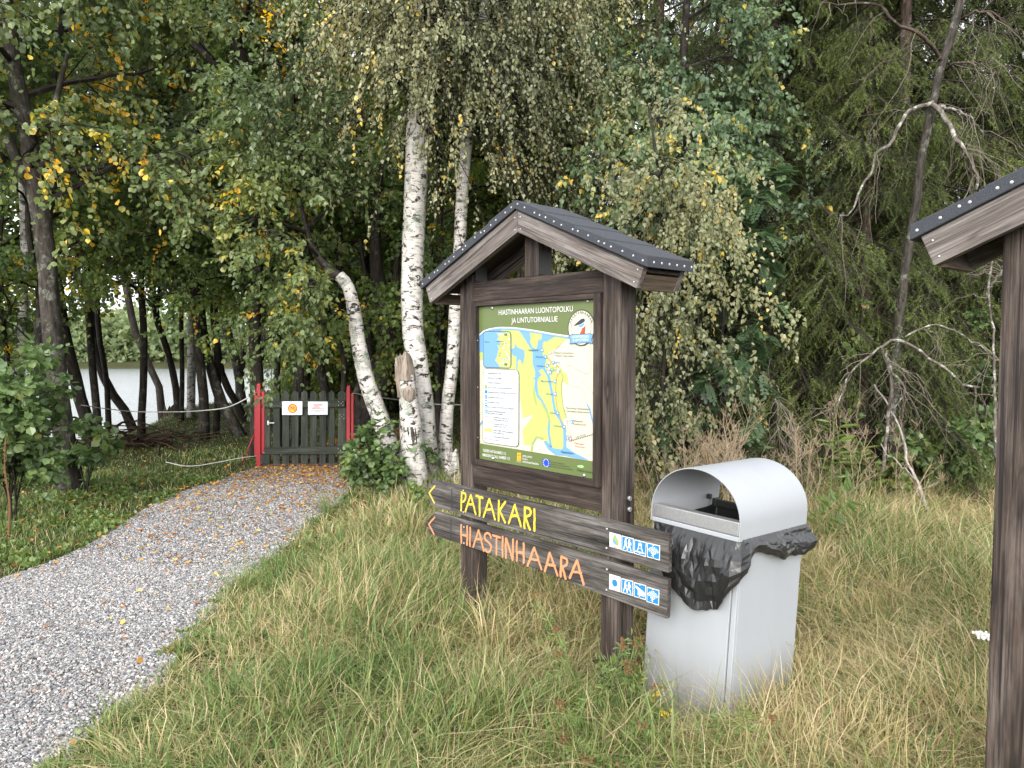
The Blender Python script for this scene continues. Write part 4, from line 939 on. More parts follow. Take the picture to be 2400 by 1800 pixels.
# ---------------------------------------------------------------- garden gate, red posts, rope
YG = float(gnd(560+300/6.381, 860+1478/6.381)[1])
z4 = lambda x, y: at(560+x/6.381, 860+y/6.381, YG)
gc0 = z4(985, 1460)
gate = empty('picket_gate', gc0, 'closed dark green picket gate with two paper notices at the end of the path', 'gate')
def gprism(name, poly, y0, dep, along, mat, parent, root0, bevel=.003):
    P = [z4(*q)-root0 for q in poly]; P2 = [(q[0], q[2]) for q in P]
    V, F = prism(P2, lambda a, c, b: (a, y0+b, c), dep); _go[0] += 3.3
    g_ = np.stack([V[:, 2], V[:, 0], V[:, 1]], -1) if along else np.stack([V[:, 0], V[:, 2], V[:, 1]], -1)
    return mk(name, V, F, mat, parent, attrs={'gco': g_+_go[0]}, bevel=bevel)
for k, (x0, x1) in enumerate([(387, 470), (510, 610), (648, 750), (788, 890), (928, 1030), (1064, 1165), (1203, 1300), (1340, 1430), (1478, 1598)]):
    tp = 345+3*((k*7) % 4-1); gprism('picket', [(x0, 1448), (x1, 1448), (x1, 390), ((x0+x1)/2, tp), (x0, 390)], 0, .022, True, M['gate'], gate, gc0)
gprism('kick_board', [(333, 1448), (468, 1448), (468, 1306), (333, 1306)], -.026, .022, True, M['gate'], gate, gc0)
gprism('rail', [(387, 604), (1592, 598), (1592, 498), (387, 506)], -.034, .032, False, M['gate'], gate, gc0); gprism('rail', [(387, 1302), (1592, 1292), (1592, 1182), (387, 1206)], -.034, .032, False, M['gate'], gate, gc0)
def quad(name, pts, k, y, parent, root0, dep=.003):
    P = [z4(*q)-root0 for q in pts]; V, F = prism([(q[0], q[2]) for q in P], lambda a, c, b: (a, y+b, c), dep); return mk(name, V, F, INK.get(k) or M[k], parent)
n1 = quad('notice', [(660, 713), (960, 713), (960, 512), (660, 512)], 'paper', -.039, gate, gc0); n1['label'] = 'white notice with a round orange no-cycling sign'
n2 = quad('notice', [(1047, 711), (1338, 711), (1338, 515), (1047, 515)], 'paper', -.039, gate, gc0); n2['label'] = 'white notice with red heading and lines of text'
cz = z4(816, 617)-gc0; rad = 70/6.381/FP*YG
def zdisc(name, r, k, y, parent, c=cz, n=28): V, F = prism([(c[0]+r*x, c[2]+r*y_) for x, y_ in disc(n)], lambda a, cc, b: (a, y+b, cc), .0008); return mk(name, V, F, INK.get(k) or M[k], parent)
zdisc('sign_ring', rad, 'paper_red', -.0400, n1); zdisc('sign_disc', rad*.80, 'paper_yellow', -.0405, n1)
def zstroke(name, strokes, w_, k, y, parent):
    pr = []
    for P in strokes:
        Q = np.array([(z4(*q)-gc0)[[0, 2]] for q in P]); V, F = prism(stroke(Q, w_/6.381/FP*YG), lambda a, c, b: (a, y+b, c), .0008); pr.append((V, F, {})); y -= .0002
    V, F, A = join(pr); return mk(name, V, F, INK.get(k) or M[k], parent)
cir = lambda x, y, r: [(x+r*math.cos(t), y+r*math.sin(t)) for t in np.linspace(0, 6.1, 13)]
zstroke('bicycle_symbol', [cir(787, 620, 18), cir(846, 620, 18), [(787, 620), (805, 592), (836, 592), (846, 620)], [(805, 592), (818, 622), (836, 592)], [(778, 590), (800, 590)], [(834, 580), (846, 582)]], 5, 'dark', -.0412, n1)
zstroke('slash', [[(768, 570), (862, 664)]], 8, 'paper_red', -.0424, n1)
zstroke('border', [[(1062, 532), (1322, 532)], [(1062, 696), (1322, 696)], [(1062, 532), (1062, 696)], [(1322, 532), (1322, 696)]], 3, 'grey', -.0400, n2)
zstroke('red_heading', [[(1125, 556), (1265, 556)], [(1135, 573), (1250, 570)], [(1140, 590), (1205, 588)], [(1100, 607), (1230, 606)], [(1110, 622), (1290, 622)]], 8, 'paper_red', -.0408, n2)
zstroke('notice_text', [[(1085, 642), (1298, 642)], [(1088, 652), (1298, 652)], [(1150, 663), (1230, 663)], [(1130, 674), (1255, 674)]], 5, 'grey', -.0408, n2)
zstroke('speckle', [[(x, y), (x+3, y)] for x, y in ((690, 548), (724, 536), (735, 565), (880, 530), (925, 550), (700, 690), (738, 650), (905, 668), (940, 652), (868, 690), (780, 694), (672, 664), (890, 560), (912, 690))], 6, 'water_blue', -.0402, n1)
V, F, A = join([(lambda P0, P1_: (lambda V, F: (V, F, {}))(*board(P0, (P1_[0]-P0[0], 0, 0), (0, .012, 0), (0, 0, P1_[2]-P0[2]))[:2]))(z4(430, 868)-gc0+np.array([0, -.020, 0]), z4(458, 803)-gc0), (lambda P0, P1_: (lambda V, F: (V, F, {}))(*board(P0, (P1_[0]-P0[0], 0, 0), (0, .012, 0), (0, 0, P1_[2]-P0[2]))[:2]))(z4(448, 842)-gc0+np.array([0, -.034, 0]), z4(540, 828)-gc0)])
mk('latch', V, F, M['zinc'], gate, bevel=.002)
nail0 = None
for x, y in [(1500, 520), (1565, 520), (1538, 540), (1500, 570), (1565, 570), (1508, 715), (1570, 715), (1508, 770), (1568, 772), (1538, 745), (1495, 1215), (1530, 1240), (1565, 1215), (1500, 1275), (1560, 1275), (415, 578), (388, 1280)]:
    q = z4(x, y)-gc0+np.array([0, -.0345 if y < 600 or y > 1180 else -.0005, 0])
    if nail0 is None: nail0 = dome('nail', .006, .003, M['nail'], gate, q)
    else: clone(nail0, gate, q)
sill0 = z4(900, 1500)
sill = empty('timber_sill', sill0, 'weathered timber sill lying in the leaves under the gate', 'timber')
wood('beam', board(z4(335, 1535)-sill0, tuple(z4(1560, 1520)-z4(335, 1535)), (0, .12, 0), (0, 0, .075)), M['post'], sill)
def redpost(label, main, plates, brace):
    r0 = z4((main[0]+main[1])/2, main[3]); root = empty('red_gate_post', r0, label, 'post')
    x0, x1, y0, y1 = main
    pr = [(x0, y1+40), (x1, y1+40), (x1, y0+85), (x1, y0), (x0+8, y0), (x0, y0+85)]
    P = [(z4(*q)-r0) for q in pr]; V, F = prism([(q[0], q[2]) for q in P], lambda a, c, b: (a, -.03+b, c), .085)
    mk('post', V, F, M['red'], root, bevel=.006)
    for (a0, a1, c0, c1) in plates:
        P = [(z4(*q)-r0) for q in [(a0, c1), (a1, c1), (a1, c0), (a0, c0)]]; V, F = prism([(q[0], q[2]) for q in P], lambda a, c, b: (a, -.005+b, c), .05)
        mk('side_board', V, F, M['red'], root, bevel=.004)
    a, b = z4(*brace[0])-r0, z4(*brace[1])-r0
    V, F, A = tube(np.array([a, (a+b)/2, b]), .009, 6); mk('brace_rod', V, F, M['red'], root, smooth=True, attrs=A)
redpost('red painted wooden post at the latch side of the picket gate', (270, 333, 250, 1478), [(232, 268, 375, 1332), (335, 384, 352, 1300)], ((222, 1010), (45, 1462)))
redpost('red painted wooden post at the hinge side of the gate by leaning birch', (1612, 1670, 280, 1448), [(1672, 1716, 400, 1332)], ((1715, 1010), (1822, 1290)))
def rope(name, pts, r, mat, label, n=40):
    P = smoothline(pts, n); V, F, A = tube(P, r, 6); tag(mk(name, V, F, mat, smooth=True, attrs=A), label, 'rope')
z5 = lambda x, y: (x*620/1371, 500+y*750/1659)
rope('fence_rope', [z4(285, 380), at(*z5(1200, 998), 10.2), at(*z5(1100, 1018), 11), at(*z5(930, 1029), 12), at(*z5(700, 1028), 12), at(*z5(560, 1014), 11.5), at(*z5(420, 994), 11)], .008, M['rope'], 'white rope sagging from the latch post to the lakeside trees')
rope('fence_rope', [z4(280, 1330), at(*z5(1250, 1268), 9.4), at(*z5(1000, 1310), 9.0), at(*z5(860, 1290), 9.0)], .0055, M['rope'], 'low white rope lying from the latch post into the grass')
z7 = lambda x, y: (780+x/3.318, 700+y/3.318)
rope('fence_rope', [z4(1672, 405), z4(1760, 395), at(*z7(240, 752), 9.0), at(*z7(380, 770), 9.0), at(*z7(520, 788), 9.2), at(*z7(720, 815), 9.5), at(*z7(830, 822), 9.5), at(*z7(1000, 826), 9.5), at(1120, 948, 9.5)], .008, M['wire'], 'grey fence wire running from the hinge post past the white birches')
rope('fence_rope', [z4(1665, 1322), at(*z7(230, 1215), 9.3), at(*z7(360, 1235), 9.), at(*z7(560, 1262), 9.)], .008, M['rope'], 'low rope leading from the hinge post towards the broken birch')
# ---------------------------------------------------------------- trees
def limbs_from(stem, n, t0, t1, L, mix, droop=0., bias=None, wob=.07, taper=.3, r=None):
    return grow(stem[None], n, t0, t1, L, mix, droop, wob, 8, r, taper, bias)
def foliage(stem, sp, seed):
    """limbs, branchlets, twigs and leaves round a stem curve; returns wood part and leaf part"""
    r = np.random.default_rng(seed)
    Ls = [limbs_from(stem, *a[:5], **{**dict(r=r), **(a[5] if len(a) > 5 else {})}) for a in sp['limbs']]
    Lb = np.concatenate(Ls)
    br = grow(Lb, sp['nb'], .18, 1., sp['Lb'], sp.get('mb', (.6, .8, .1)), sp.get('db', .25), .09, 6, r, .35)
    tw = grow(br, sp['nt'], .12, 1., sp['Lt'], sp.get('mt', (.5, .8, .0)), sp.get('dt', .3), .08, 4, r, .3)
    r0 = sp.get('r0', .03)
    W = join([tubes(Lb, r0*r.uniform(.7, 1.3, len(Lb)), r0*.3, 5), tubes(br, r0*.28, r0*.08, 3), tubes(tw, r0*.085, r0*.04, 3)])
    C = np.concatenate([tw, np.repeat(br[:, -4:], 1, axis=0)]) if sp.get('onbr', True) else tw
    yc = sp.get('yellow', .06)
    def tint(i, n, pos):
        N = len(C); c = C[:, 0]
        base = .40+.20*np.sin(c[:, 0]*2.3+c[:, 2]*1.9+seed)+.14*np.sin(c[:, 1]*3.1-c[:, 2]*2.7)
        base = np.clip(base+r.normal(size=N)*.14, 0, .82)
        hot = r.uniform(0, 1, N) < yc*(1+.9*np.sin(c[:, 0]*1.7+c[:, 2]*1.3+seed*2))
        base = np.where(hot, r.uniform(.88, 1., N), base)
        t = base[i]+r.normal(size=n)*.07
        t = np.where(r.uniform(0, 1, n) < yc*.35, r.uniform(.86, 1., n), t)
        return np.clip(t, 0, 1)
    Lf = leaves(C, sp['per'], sp['size'], sp.get('shape', 'round'), sp.get('hang', .5), sp.get('up', .8), .05, .7, r, tint)
    return W, Lf
def shift(part, d): return part[0]-np.asarray(d), part[1], part[2]
def pxpath(pts, Y, n=26, wob=.0, seed=0):
    P = smoothline([at(x, y, Y+(0 if len(q) < 3 else q[2])) for q in pts for x, y in [q[:2]]], n)
    if wob: P[2:-2] += np.cumsum(np.random.default_rng(seed).normal(size=(n-4, 3))*wob, axis=0)*.3
    return P
_tn = [0]
def tree(name, label, cat, pts, wpx, bark, sp=None, leaf='alder', group=None, n=28, extra=None, sides=12, lump=.05, Y=None, flare=.35, sink=.15):
    _tn[0] += 1; seed = _tn[0]*13+5
    b = gnd(*pts[0][:2]) if Y is None else at(*pts[0][:2], Y)
    Yb = float(b[1])
    P = pxpath(pts, Yb, n)
    P[0, 2] = min(P[0, 2], float(Z(P[0, 0], P[0, 1])))-sink
    d = np.linalg.norm(P-np.array([0, 0, EYE]), axis=1)
    R = np.interp(np.linspace(0, 1, n), np.linspace(0, 1, len(wpx)), wpx)/FP*d*.5
    s = np.linalg.norm(P-P[0], axis=1); R = R*(1+flare*np.exp(-s/.22))
    root = empty(name, P[0]+np.array([0, 0, sink]), label, cat, group); o0 = P[0]+np.array([0, 0, sink])
    ROOTS.append((P[0, 0], P[0, 1], R[0]*1.05))
    parts = [tube(P, R, sides, True, lump, seed)]
    V, F, A = join(parts); mk('trunk', V-o0, F, M[bark], root, smooth=True, attrs=A)
    if extra:
        for e in extra:
            Q = pxpath(e[0], Yb+e[2] if len(e) > 2 else Yb, 16); dq_ = np.linalg.norm(Q-np.array([0, 0, EYE]), axis=1)
            V, F, A = tube(Q, np.linspace(e[1][0], e[1][1], 16)/FP*dq_*.5, 8, True, lump, seed+3); mk('limb', V-o0, F, M[bark if len(e) < 4 else e[3]], root, smooth=True, attrs=A)
    if sp:
        stem = P
        W, Lf = foliage(stem, sp, seed)
        mk('branches', W[0]-o0, W[1], M['dbark'], root, attrs=W[2]); mk('crown', Lf[0]-o0, Lf[1], M[leaf], root, attrs=Lf[2])
    return root, P
# --- shared crowns for the slender trees
def crownset(seed, H, Rr, sp_over, leaf):
    r = np.random.default_rng(seed); k = 10
    st = np.stack([np.cumsum(r.normal(size=k)*.05), np.cumsum(r.normal(size=k)*.05), np.linspace(0, H, k)], -1)
    sp = dict(limbs=[(18, .0, 1., (Rr*.5, Rr*1.1), (.35, 1., .25), dict(droop=.12))], nb=120, Lb=(.5, 1.1), nt=500, Lt=(.25, .5), per=13, size=.068, r0=.022, yellow=.05, hang=.5); sp.update(sp_over)
    W, Lf = foliage(st, sp, seed)
    W = join([tube(st, np.linspace(.05, .015, k), 7, True, .04, seed), W])
    a = mk('branches', W[0], W[1], M['dbark'], None, attrs=W[2]); c = mk('crown', Lf[0], Lf[1], M[leaf], None, attrs=Lf[2])
    for o in (a, c): COL.objects.unlink(o)
    return a, c
CS_ = [crownset(71, 5.5, 1.9, {}, 'alder'), crownset(72, 5., 2.1, dict(yellow=.10), 'mid'), crownset(73, 6., 1.7, dict(size=.06, yellow=.03), 'mid'), crownset(74, 5.2, 2.2, dict(yellow=.07, size=.075), 'alder')]
BSH = crownset(75, 1.6, 1.3, dict(limbs=[(16, 0., .7, (.7, 1.5), (.3, 1., .6), dict(droop=.15))], nb=120, nt=560, per=12, size=.075, yellow=.04, r0=.014), 'mid')
def put_crown(root, cs, loc, rz, sc):
    for o in cs: c = clone(o, root, loc, (0, 0, rz), (sc, sc, sc))
def thin(label, group, pts, w_, bark='dbark', cs=0, ct=.55, sc=1., cat='tree', name='lakeside_tree', Y=None):
    root, P = tree(name, label, cat, pts, w_, bark, None, group=group, n=18, sides=9, lump=.07, Y=Y)
    k = int((ct-.06)*17); loc = P[k]-np.array(root.location)
    put_crown(root, CS_[cs], loc, _tn[0]*1.7, sc)
    return root
# --- left: big dark alder near the path, foliage reaching over the frame
HA = dict(limbs=[(20, .42, 1., (1.5, 3.0), (.25, 1., .30), dict(droop=.22, bias=(.35, -.35, 0)))], nb=260, Lb=(.6, 1.3), db=.35, nt=1600, Lt=(.25, .55), dt=.45, per=13, size=.062, r0=.034, yellow=.085, hang=.7)
tree('alder_tree', 'big dark lichen-barked tree leaning left behind the leafy sapling', 'tree', [(168, 1151), (150, 1020), (132, 880), (122, 771), (113, 636), (98, 520), (84, 439), (62, 290), (44, 220), (20, 60), (-10, -160), (-40, -420)], [46, 37, 34, 32, 30, 26, 22, 18], 'abark', HA, 'alder', extra=[([(80, 455), (50, 400), (22, 330), (-20, 260), (-80, 180)], (22, 10)), ([(90, 420), (108, 370), (118, 330), (130, 240), (160, 120)], (16, 6))])
# --- forked alder in the middle left, dark limbs against the sky
HB = dict(limbs=[(22, .38, 1., (1.2, 3.0), (.25, 1., .25), dict(droop=.2, bias=(-.1, -.35, 0)))], nb=300, Lb=(.6, 1.4), db=.3, nt=1800, Lt=(.25, .6), dt=.4, per=13, size=.062, r0=.034, yellow=.085, hang=.7)
tree('alder_tree', 'dark forked tree whose bare limbs cross the upper left foliage', 'tree', [(606, 1040), (601, 900), (597, 770), (603, 600), (606, 450), (598, 330), (588, 240), (575, 160), (550, 90), (510, 10), (470, -120), (440, -330)], [30, 26, 24, 22, 22, 19, 14], 'dbark', HB, 'alder', extra=[([(592, 245), (560, 205), (520, 170), (480, 130), (430, 80), (370, 30), (300, -40)], (19, 9)), ([(604, 268), (560, 250), (500, 262), (430, 285), (380, 310), (310, 340)], (14, 4)), ([(486, 165), (462, 163), (440, 165)], (10, 6)), ([(510, 12), (470, 25), (445, 20)], (8, 4))], Y=10.5)
HB2 = dict(limbs=[(16, .45, 1., (1., 2.4), (.25, 1., .2), dict(droop=.2))], nb=200, Lb=(.5, 1.2), nt=1300, Lt=(.25, .5), per=13, size=.06, r0=.026, yellow=.06)
tree('alder_tree', 'tree with lichen-grey curved trunk rising behind the leaning birch', 'tree', [(690, 1060), (700, 900), (712, 720), (716, 570), (704, 458), (700, 330), (715, 180), (720, 0), (730, -250)], [22, 20, 18, 16, 10], 'abark', HB2, 'mid', Y=11.5)
# understory alders filling the middle distance
HC = dict(limbs=[(24, .30, 1., (.9, 2.3), (.2, 1., .12), dict(droop=.18))], nb=230, Lb=(.5, 1.2), db=.25, nt=1250, Lt=(.2, .5), dt=.35, per=12, size=.058, r0=.022, yellow=.06, hang=.6)
for lb, pts, Y, lf in [('slim young alder with low leafy boughs in front of the lake view', [(330, 1010), (338, 820), (330, 640), (338, 450), (330, 250), (335, 60)], 12.5, 'alder'), ('slim alder with yellowing low boughs above the gate', [(655, 1050), (650, 850), (660, 650), (652, 450), (660, 240), (655, 40)], 11.2, 'mid'), ('slim leafy tree behind the bend of the leaning birch', [(800, 1050), (806, 850), (795, 650), (800, 430), (790, 200), (795, 20)], 11.6, 'mid'), ('slim leafy tree between the two white birches', [(1030, 1060), (1026, 850), (1035, 620), (1028, 400), (1030, 150)], 10.6, 'mid'), ('slim alder standing left of the gate', [(505, 1060), (510, 860), (500, 650), (506, 450), (498, 220), (500, 0)], 13., 'alder')]:
    tree('young_alder', lb, 'tree', pts, [15, 13, 11, 8], 'dbark', HC, lf, Y=Y)
# --- trunks by the lake
GL = 'slender trees along the lake shore'
thin('dark trunk just right of the big left tree, leaning right at its foot', GL, [(217, 1030), (206, 990), (194, 952), (174, 870), (158, 807), (140, 700), (120, 560), (100, 380), (80, 150)], [24, 20, 18, 14, 10], 'dbark', 0, .5)
thin('grey slender trunk at the left edge of the lake view', GL, [(230, 1011), (226, 960), (222, 907), (216, 850), (212, 794), (206, 690), (205, 560), (212, 380), (215, 200)], [15, 14, 13, 12, 8], 'abark', 1, .5)
thin('dark trunk bent strongly to the left over the lake', GL, [(322, 994), (300, 970), (275, 940), (253, 907), (236, 860), (222, 816), (214, 740), (212, 640), (200, 480), (180, 250)], [17, 15, 14, 12, 8], 'dbark', 2, .55)
thin('thin dark wavy stem standing before the lake', GL, [(256, 998), (252, 940), (249, 884), (240, 830), (231, 771), (228, 680), (236, 540), (250, 360), (245, 150)], [11, 10, 10, 9, 6], 'dbark', 0, .5)
thin('dark trunk leaning left with its foot behind the rotten stump', GL, [(389, 948), (372, 905), (353, 862), (337, 825), (321, 789), (300, 700), (285, 580), (270, 400), (260, 200)], [15, 14, 13, 12, 8], 'dbark', 1, .5)
thin('dark trunk rising from the rotten stump and leaning left', GL, [(419, 990), (416, 950), (414, 916), (406, 876), (398, 839), (384, 795), (371, 762), (355, 660), (345, 500), (340, 300)], [15, 14, 13, 12, 8], 'dbark', 3, .5)
thin('thin straight dark stem just right of the rotten stump', GL, [(425, 995), (426, 930), (427, 870), (426, 807), (425, 740), (430, 640), (428, 480), (435, 300)], [10, 9, 9, 8, 6], 'dbark', 0, .5)
thin('straight pale-barked birch stem by the water', GL, [(447, 990), (448, 930), (449, 860), (450, 771), (452, 690), (450, 580), (446, 420), (450, 200)], [18, 17, 16, 15, 9], 'bbark', 2, .45)
thin('straight dark trunk right of the pale birch stem', GL, [(479, 1027), (478, 970), (475, 907), (470, 860), (466, 816), (461, 745), (459, 681), (455, 560), (450, 380), (455, 180)], [21, 19, 18, 17, 11], 'abark', 3, .5)
thin('thick dark trunk leaning far left towards the lake near the gate', GL, [(572, 1022), (548, 990), (524, 952), (508, 910), (497, 875), (487, 835), (479, 794), (470, 720), (472, 600), (480, 440), (490, 250)], [24, 20, 18, 17, 11], 'abark', 0, .5)
thin('dark leaning trunk between the gate post and the lake', GL, [(578, 990), (555, 945), (524, 893), (514, 840), (506, 798), (500, 720), (505, 600), (520, 430), (525, 260)], [17, 15, 14, 13, 9], 'dbark', 1, .5)
thin('dark trunk leaning left behind the red latch post', GL, [(568, 955), (563, 905), (556, 862), (544, 810), (534, 789), (524, 720), (530, 600), (545, 430)], [22, 20, 18, 15, 9], 'abark', 2, .5)
thin('thin twin stem behind the dark trunk near the red latch post', GL, [(566, 950), (566, 890), (570, 830), (567, 770), (570, 690), (575, 560), (565, 400)], [12, 11, 10, 9, 7], 'dbark', 3, .5)
# rotten stump on the bank
st0 = gnd(403, 972); st0[2] = Z(st0[0], st0[1]); stump = empty('rotten_stump', st0, 'dark jagged rotten stump on the bank by the lake', 'stump')
def jag(P0, h, r_, seed, k=16, lean=(0, 0)):
    q = np.random.default_rng(seed); rows = 6; V = []
    for i in range(rows+1):
        for j in range(k):
            a = j*2*PI/k; hh = h*(i/rows)*(1 if i < rows else q.uniform(.62, 1.15))
            rr = r_*(1.25-.35*i/rows)*(1+.10*math.sin(3*a+seed)); V.append((P0[0]+rr*math.cos(a)+lean[0]*hh, P0[1]+rr*math.sin(a)+lean[1]*hh, P0[2]+hh))
    for j in range(k):
        a = j*2*PI/k; V.append((P0[0]+r_*.45*math.cos(a)+lean[0]*h, P0[1]+r_*.45*math.sin(a)+lean[1]*h, P0[2]+h*q.uniform(.5, .9)))
    V.append((P0[0]+lean[0]*h*.7, P0[1]+lean[1]*h*.7, P0[2]+h*.6)); V = np.array(V)
    F = [(i*k+j, i*k+(j+1) % k, (i+1)*k+(j+1) % k, (i+1)*k+j) for i in range(rows+1) for j in range(k)]; T3 = [((rows+1)*k+j, (rows+1)*k+(j+1) % k, len(V)-1) for j in range(k)]
    return V, [np.array(F), np.array(T3)], {'gco': np.stack([V[:, 0]-P0[0], V[:, 1]-P0[1], V[:, 2]-P0[2]], -1)}
V, F, A = jag(np.array([0, 0, -.1]), .62, .17, 4); mk('stump_wood', V, F, M['rot'], stump, attrs=A)
# brush pile
bp0 = gnd(290, 1045); bp0[2] = Z(bp0[0], bp0[1]); r_ = np.random.default_rng(17)
C = []
for k in range(150):
    a = r_.uniform(0, 2*PI); p0 = np.array([r_.normal()*.55, r_.normal()*.4, abs(r_.normal())*.14+.02]); L_ = r_.uniform(.3, .9); d = np.array([math.cos(a), math.sin(a), r_.uniform(-.1, .35)])
    C.append(p0+np.linspace(-.5, .5, 4)[:, None]*d*L_+r_.normal(size=(4, 3))*.025)
V, F, A = tubes(np.array(C), r_.uniform(.006, .03, 150), .005, 5)
tag(mk('brush_pile', V, F, M['rot'], attrs=A), 'low heap of dead brushwood and cut sticks by the shore', 'brush pile').location = bp0
# --- birches
BSP = dict(limbs=[(26, .50, 1., (1.0, 2.4), (.4, 1., .55), dict(droop=.35, bias=(.25, -.35, 0)))], nb=330, Lb=(.8, 2.0), mb=(.4, .7, -.15), db=.65, nt=1850, Lt=(.15, .4), mt=(.5, .6, -.4), dt=.8, per=12, size=.039, shape='birch', r0=.028, yellow=.05, hang=1.0, up=.3)
tree('birch_tree', 'tall white-barked birch with black patches behind the notice board', 'tree', [(1003, 1130), (1000, 1060), (992, 945), (979, 851), (968, 772), (965, 690), (966, 620), (971, 520), (974, 430), (977, 350), (980, 280), (991, 203), (994, 100), (992, -20), (985, -200), (990, -480)], [52, 50, 52, 50, 46, 42, 36, 24], 'bbark', BSP, 'birch', lump=.035, Y=8.0)
BS2 = dict(BSP, limbs=[(16, .55, 1., (1.0, 2.2), (.4, 1., .5), dict(droop=.35, bias=(.7, -.1, 0)))], nb=260, nt=1500)
tree('birch_tree', 'white birch half hidden by the left edge of the notice board', 'tree', [(1044, 1130), (1045, 1016), (1050, 941), (1060, 851), (1068, 718), (1076, 600), (1085, 430), (1100, 260), (1118, 130), (1140, 10), (1160, -160), (1170, -420)], [34, 30, 28, 27, 26, 22, 14], 'bbark', BS2, 'birch', lump=.03, Y=8.3)
BS3 = dict(limbs=[(12, .62, 1., (.7, 1.8), (.4, 1., .4), dict(droop=.3))], nb=150, Lb=(.5, 1.2), nt=900, Lt=(.2, .45), per=12, size=.055, r0=.022, yellow=.03, shape='birch')
tree('birch_tree', 'white birch leaning left with a bent dark upper stem beside the gate', 'tree', [(932, 1130), (913, 1047), (888, 971), (861, 896), (840, 805), (828, 723), (815, 670), (795, 646)], [44, 42, 40, 38, 36, 33, 30, 27], 'bbark', None, 'alder', lump=.03, Y=8.0, extra=[([(800, 650), (786, 640), (762, 622), (738, 592), (722, 550), (712, 505), (700, 460), (692, 410)], (20, 4), 0, 'abark')])
UP = pxpath([(800, 650), (762, 622), (718, 545), (700, 380), (690, 250), (672, 100), (650, -80)], 8.0, 24); LBr = [o for o in bpy.data.objects if o.get('label', '').startswith('white birch leaning left')][0]
W, Lf = foliage(UP, dict(BS3, limbs=[(20, .0, 1., (.4, 1.3), (.4, 1., .2), dict(droop=.3, bias=(-.1, -.35, 0)))]), 404); q_ = np.array(LBr.location); mk('branches', W[0]-q_, W[1], M['dbark'], LBr, attrs=W[2]); mk('crown', Lf[0]-q_, Lf[1], M['alder'], LBr, attrs=Lf[2])
# broken birch with scar
bb0 = np.array(at(960, 1165, 7.6)); bb0[2] = Z(bb0[0], bb0[1]); bb = empty('broken_birch', bb0, 'broken-off birch trunk with a dark scar ring in front of the tall birch', 'broken tree')
P = smoothline([at(x, y, 7.6)-bb0 for x, y in [(978, 1190), (972, 1120), (966, 1050), (961, 990), (956, 930), (950, 880)]], 22); P[0, 2] = -.15
V, F, A = tube(P, np.linspace(72, 40, 22)/FP*7.7*.5, 16, True, .04, 91); mk('trunk', V, F, M['bbark'], bb, smooth=True, attrs=A)
k0 = 13; Q = P[9:14]; V, F, A = tube(Q, np.linspace(54.5, 50.5, 5)/FP*7.7*.5, 18, False, .03, 92); mk('scar', V, F, M['scar'], bb, smooth=True, attrs=A)
top = P[-1]; V, F, A = jag(top+np.array([0, 0, -.05]), .27, .085, 6, 16, (-.05, 0)); mk('broken_top', V, F, M['snap'], bb, attrs=A)
sp_ = pxpath([(942, 930), (934, 880), (928, 838)], 7.55, 8)-bb0; V, F, A = tube(sp_, np.array([.05, .045, .042, .04, .035, .03, .02, .008]), 8, True, .12, 93); mk('splinter', V, F, M['snap'], bb, attrs=A)
fr = pxpath([(958, 905), (958, 945)], 7.5, 6)-bb0; V, F, A = tube(fr, np.array([.03, .062, .068, .066, .05, .02]), 12, True, .03, 94); V = V*np.array([1, .5, 1])+np.array([0, .035-.0, 0])*0; mk('bare_patch', V+np.array([0, -.045, 0]), F, M['snap'], bb, smooth=True, attrs=A)
sn0 = np.array(at(1058, 1130, 7.9)); sn0[2] = Z(sn0[0], sn0[1])
sn = empty('birch_stump', sn0, 'short broken birch stump at the foot of the half-hidden birch', 'stump'); V, F, A = jag(np.array([0, 0, -.1]), .5, .085, 9); mk('stump_wood', V, F, M['bbark'], sn, attrs=A)
# dark twisted tree behind the gate's right post
tree('twisted_tree', 'dark crooked tree with several stems curving up behind the right gate post', 'tree', [(842, 1030), (852, 990), (872, 940), (892, 890), (905, 840), (908, 780), (900, 720), (885, 640), (880, 540), (890, 400), (880, 220)], [52, 50, 44, 34, 20, 14, 10], 'dbark', dict(limbs=[(9, .55, 1., (.7, 1.6), (.4, 1., .4), {})], nb=90, Lb=(.5, 1.), nt=520, Lt=(.25, .5), per=12, size=.06, r0=.02), 'mid', Y=11.2, extra=[([(900, 860), (925, 800), (935, 730), (928, 640), (940, 520), (935, 380)], (20, 8)), ([(888, 900), (868, 830), (862, 760), (858, 660), (842, 560)], (18, 8)), ([(850, 1000), (835, 940), (845, 900), (868, 860)], (26, 12))])
# --- aspen right of the board
ASP = dict(limbs=[(20, .40, 1., (.9, 2.3), (.3, 1., .2), dict(droop=.2, bias=(.55, -.45, 0)))], nb=230, Lb=(.5, 1.1), nt=1300, Lt=(.2, .45), per=11, size=.060, shape='birch', r0=.024, yellow=.06, hang=.9, up=.5, dt=.5, db=.35)
tree('aspen_tree', 'leafy aspen with blue-green round leaves between the birches and spruces', 'tree', [(1600, 1120), (1598, 950), (1590, 800), (1582, 640), (1578, 480), (1585, 330), (1600, 160), (1610, 0), (1620, -250)], [24, 22, 20, 17, 10], 'dbark', ASP, 'aspen', Y=8.6)
BS5 = dict(limbs=[(14, .25, 1., (.3, .8), (.3, 1., .3), dict(droop=.4, bias=(.1, -.3, 0)))], nb=170, Lb=(.6, 1.5), mb=(.3, .7, -.2), db=.8, nt=900, Lt=(.12, .35), mt=(.5, .6, -.4), dt=.7, per=11, size=.041, shape='birch', r0=.014, yellow=.03, hang=1., up=.3)
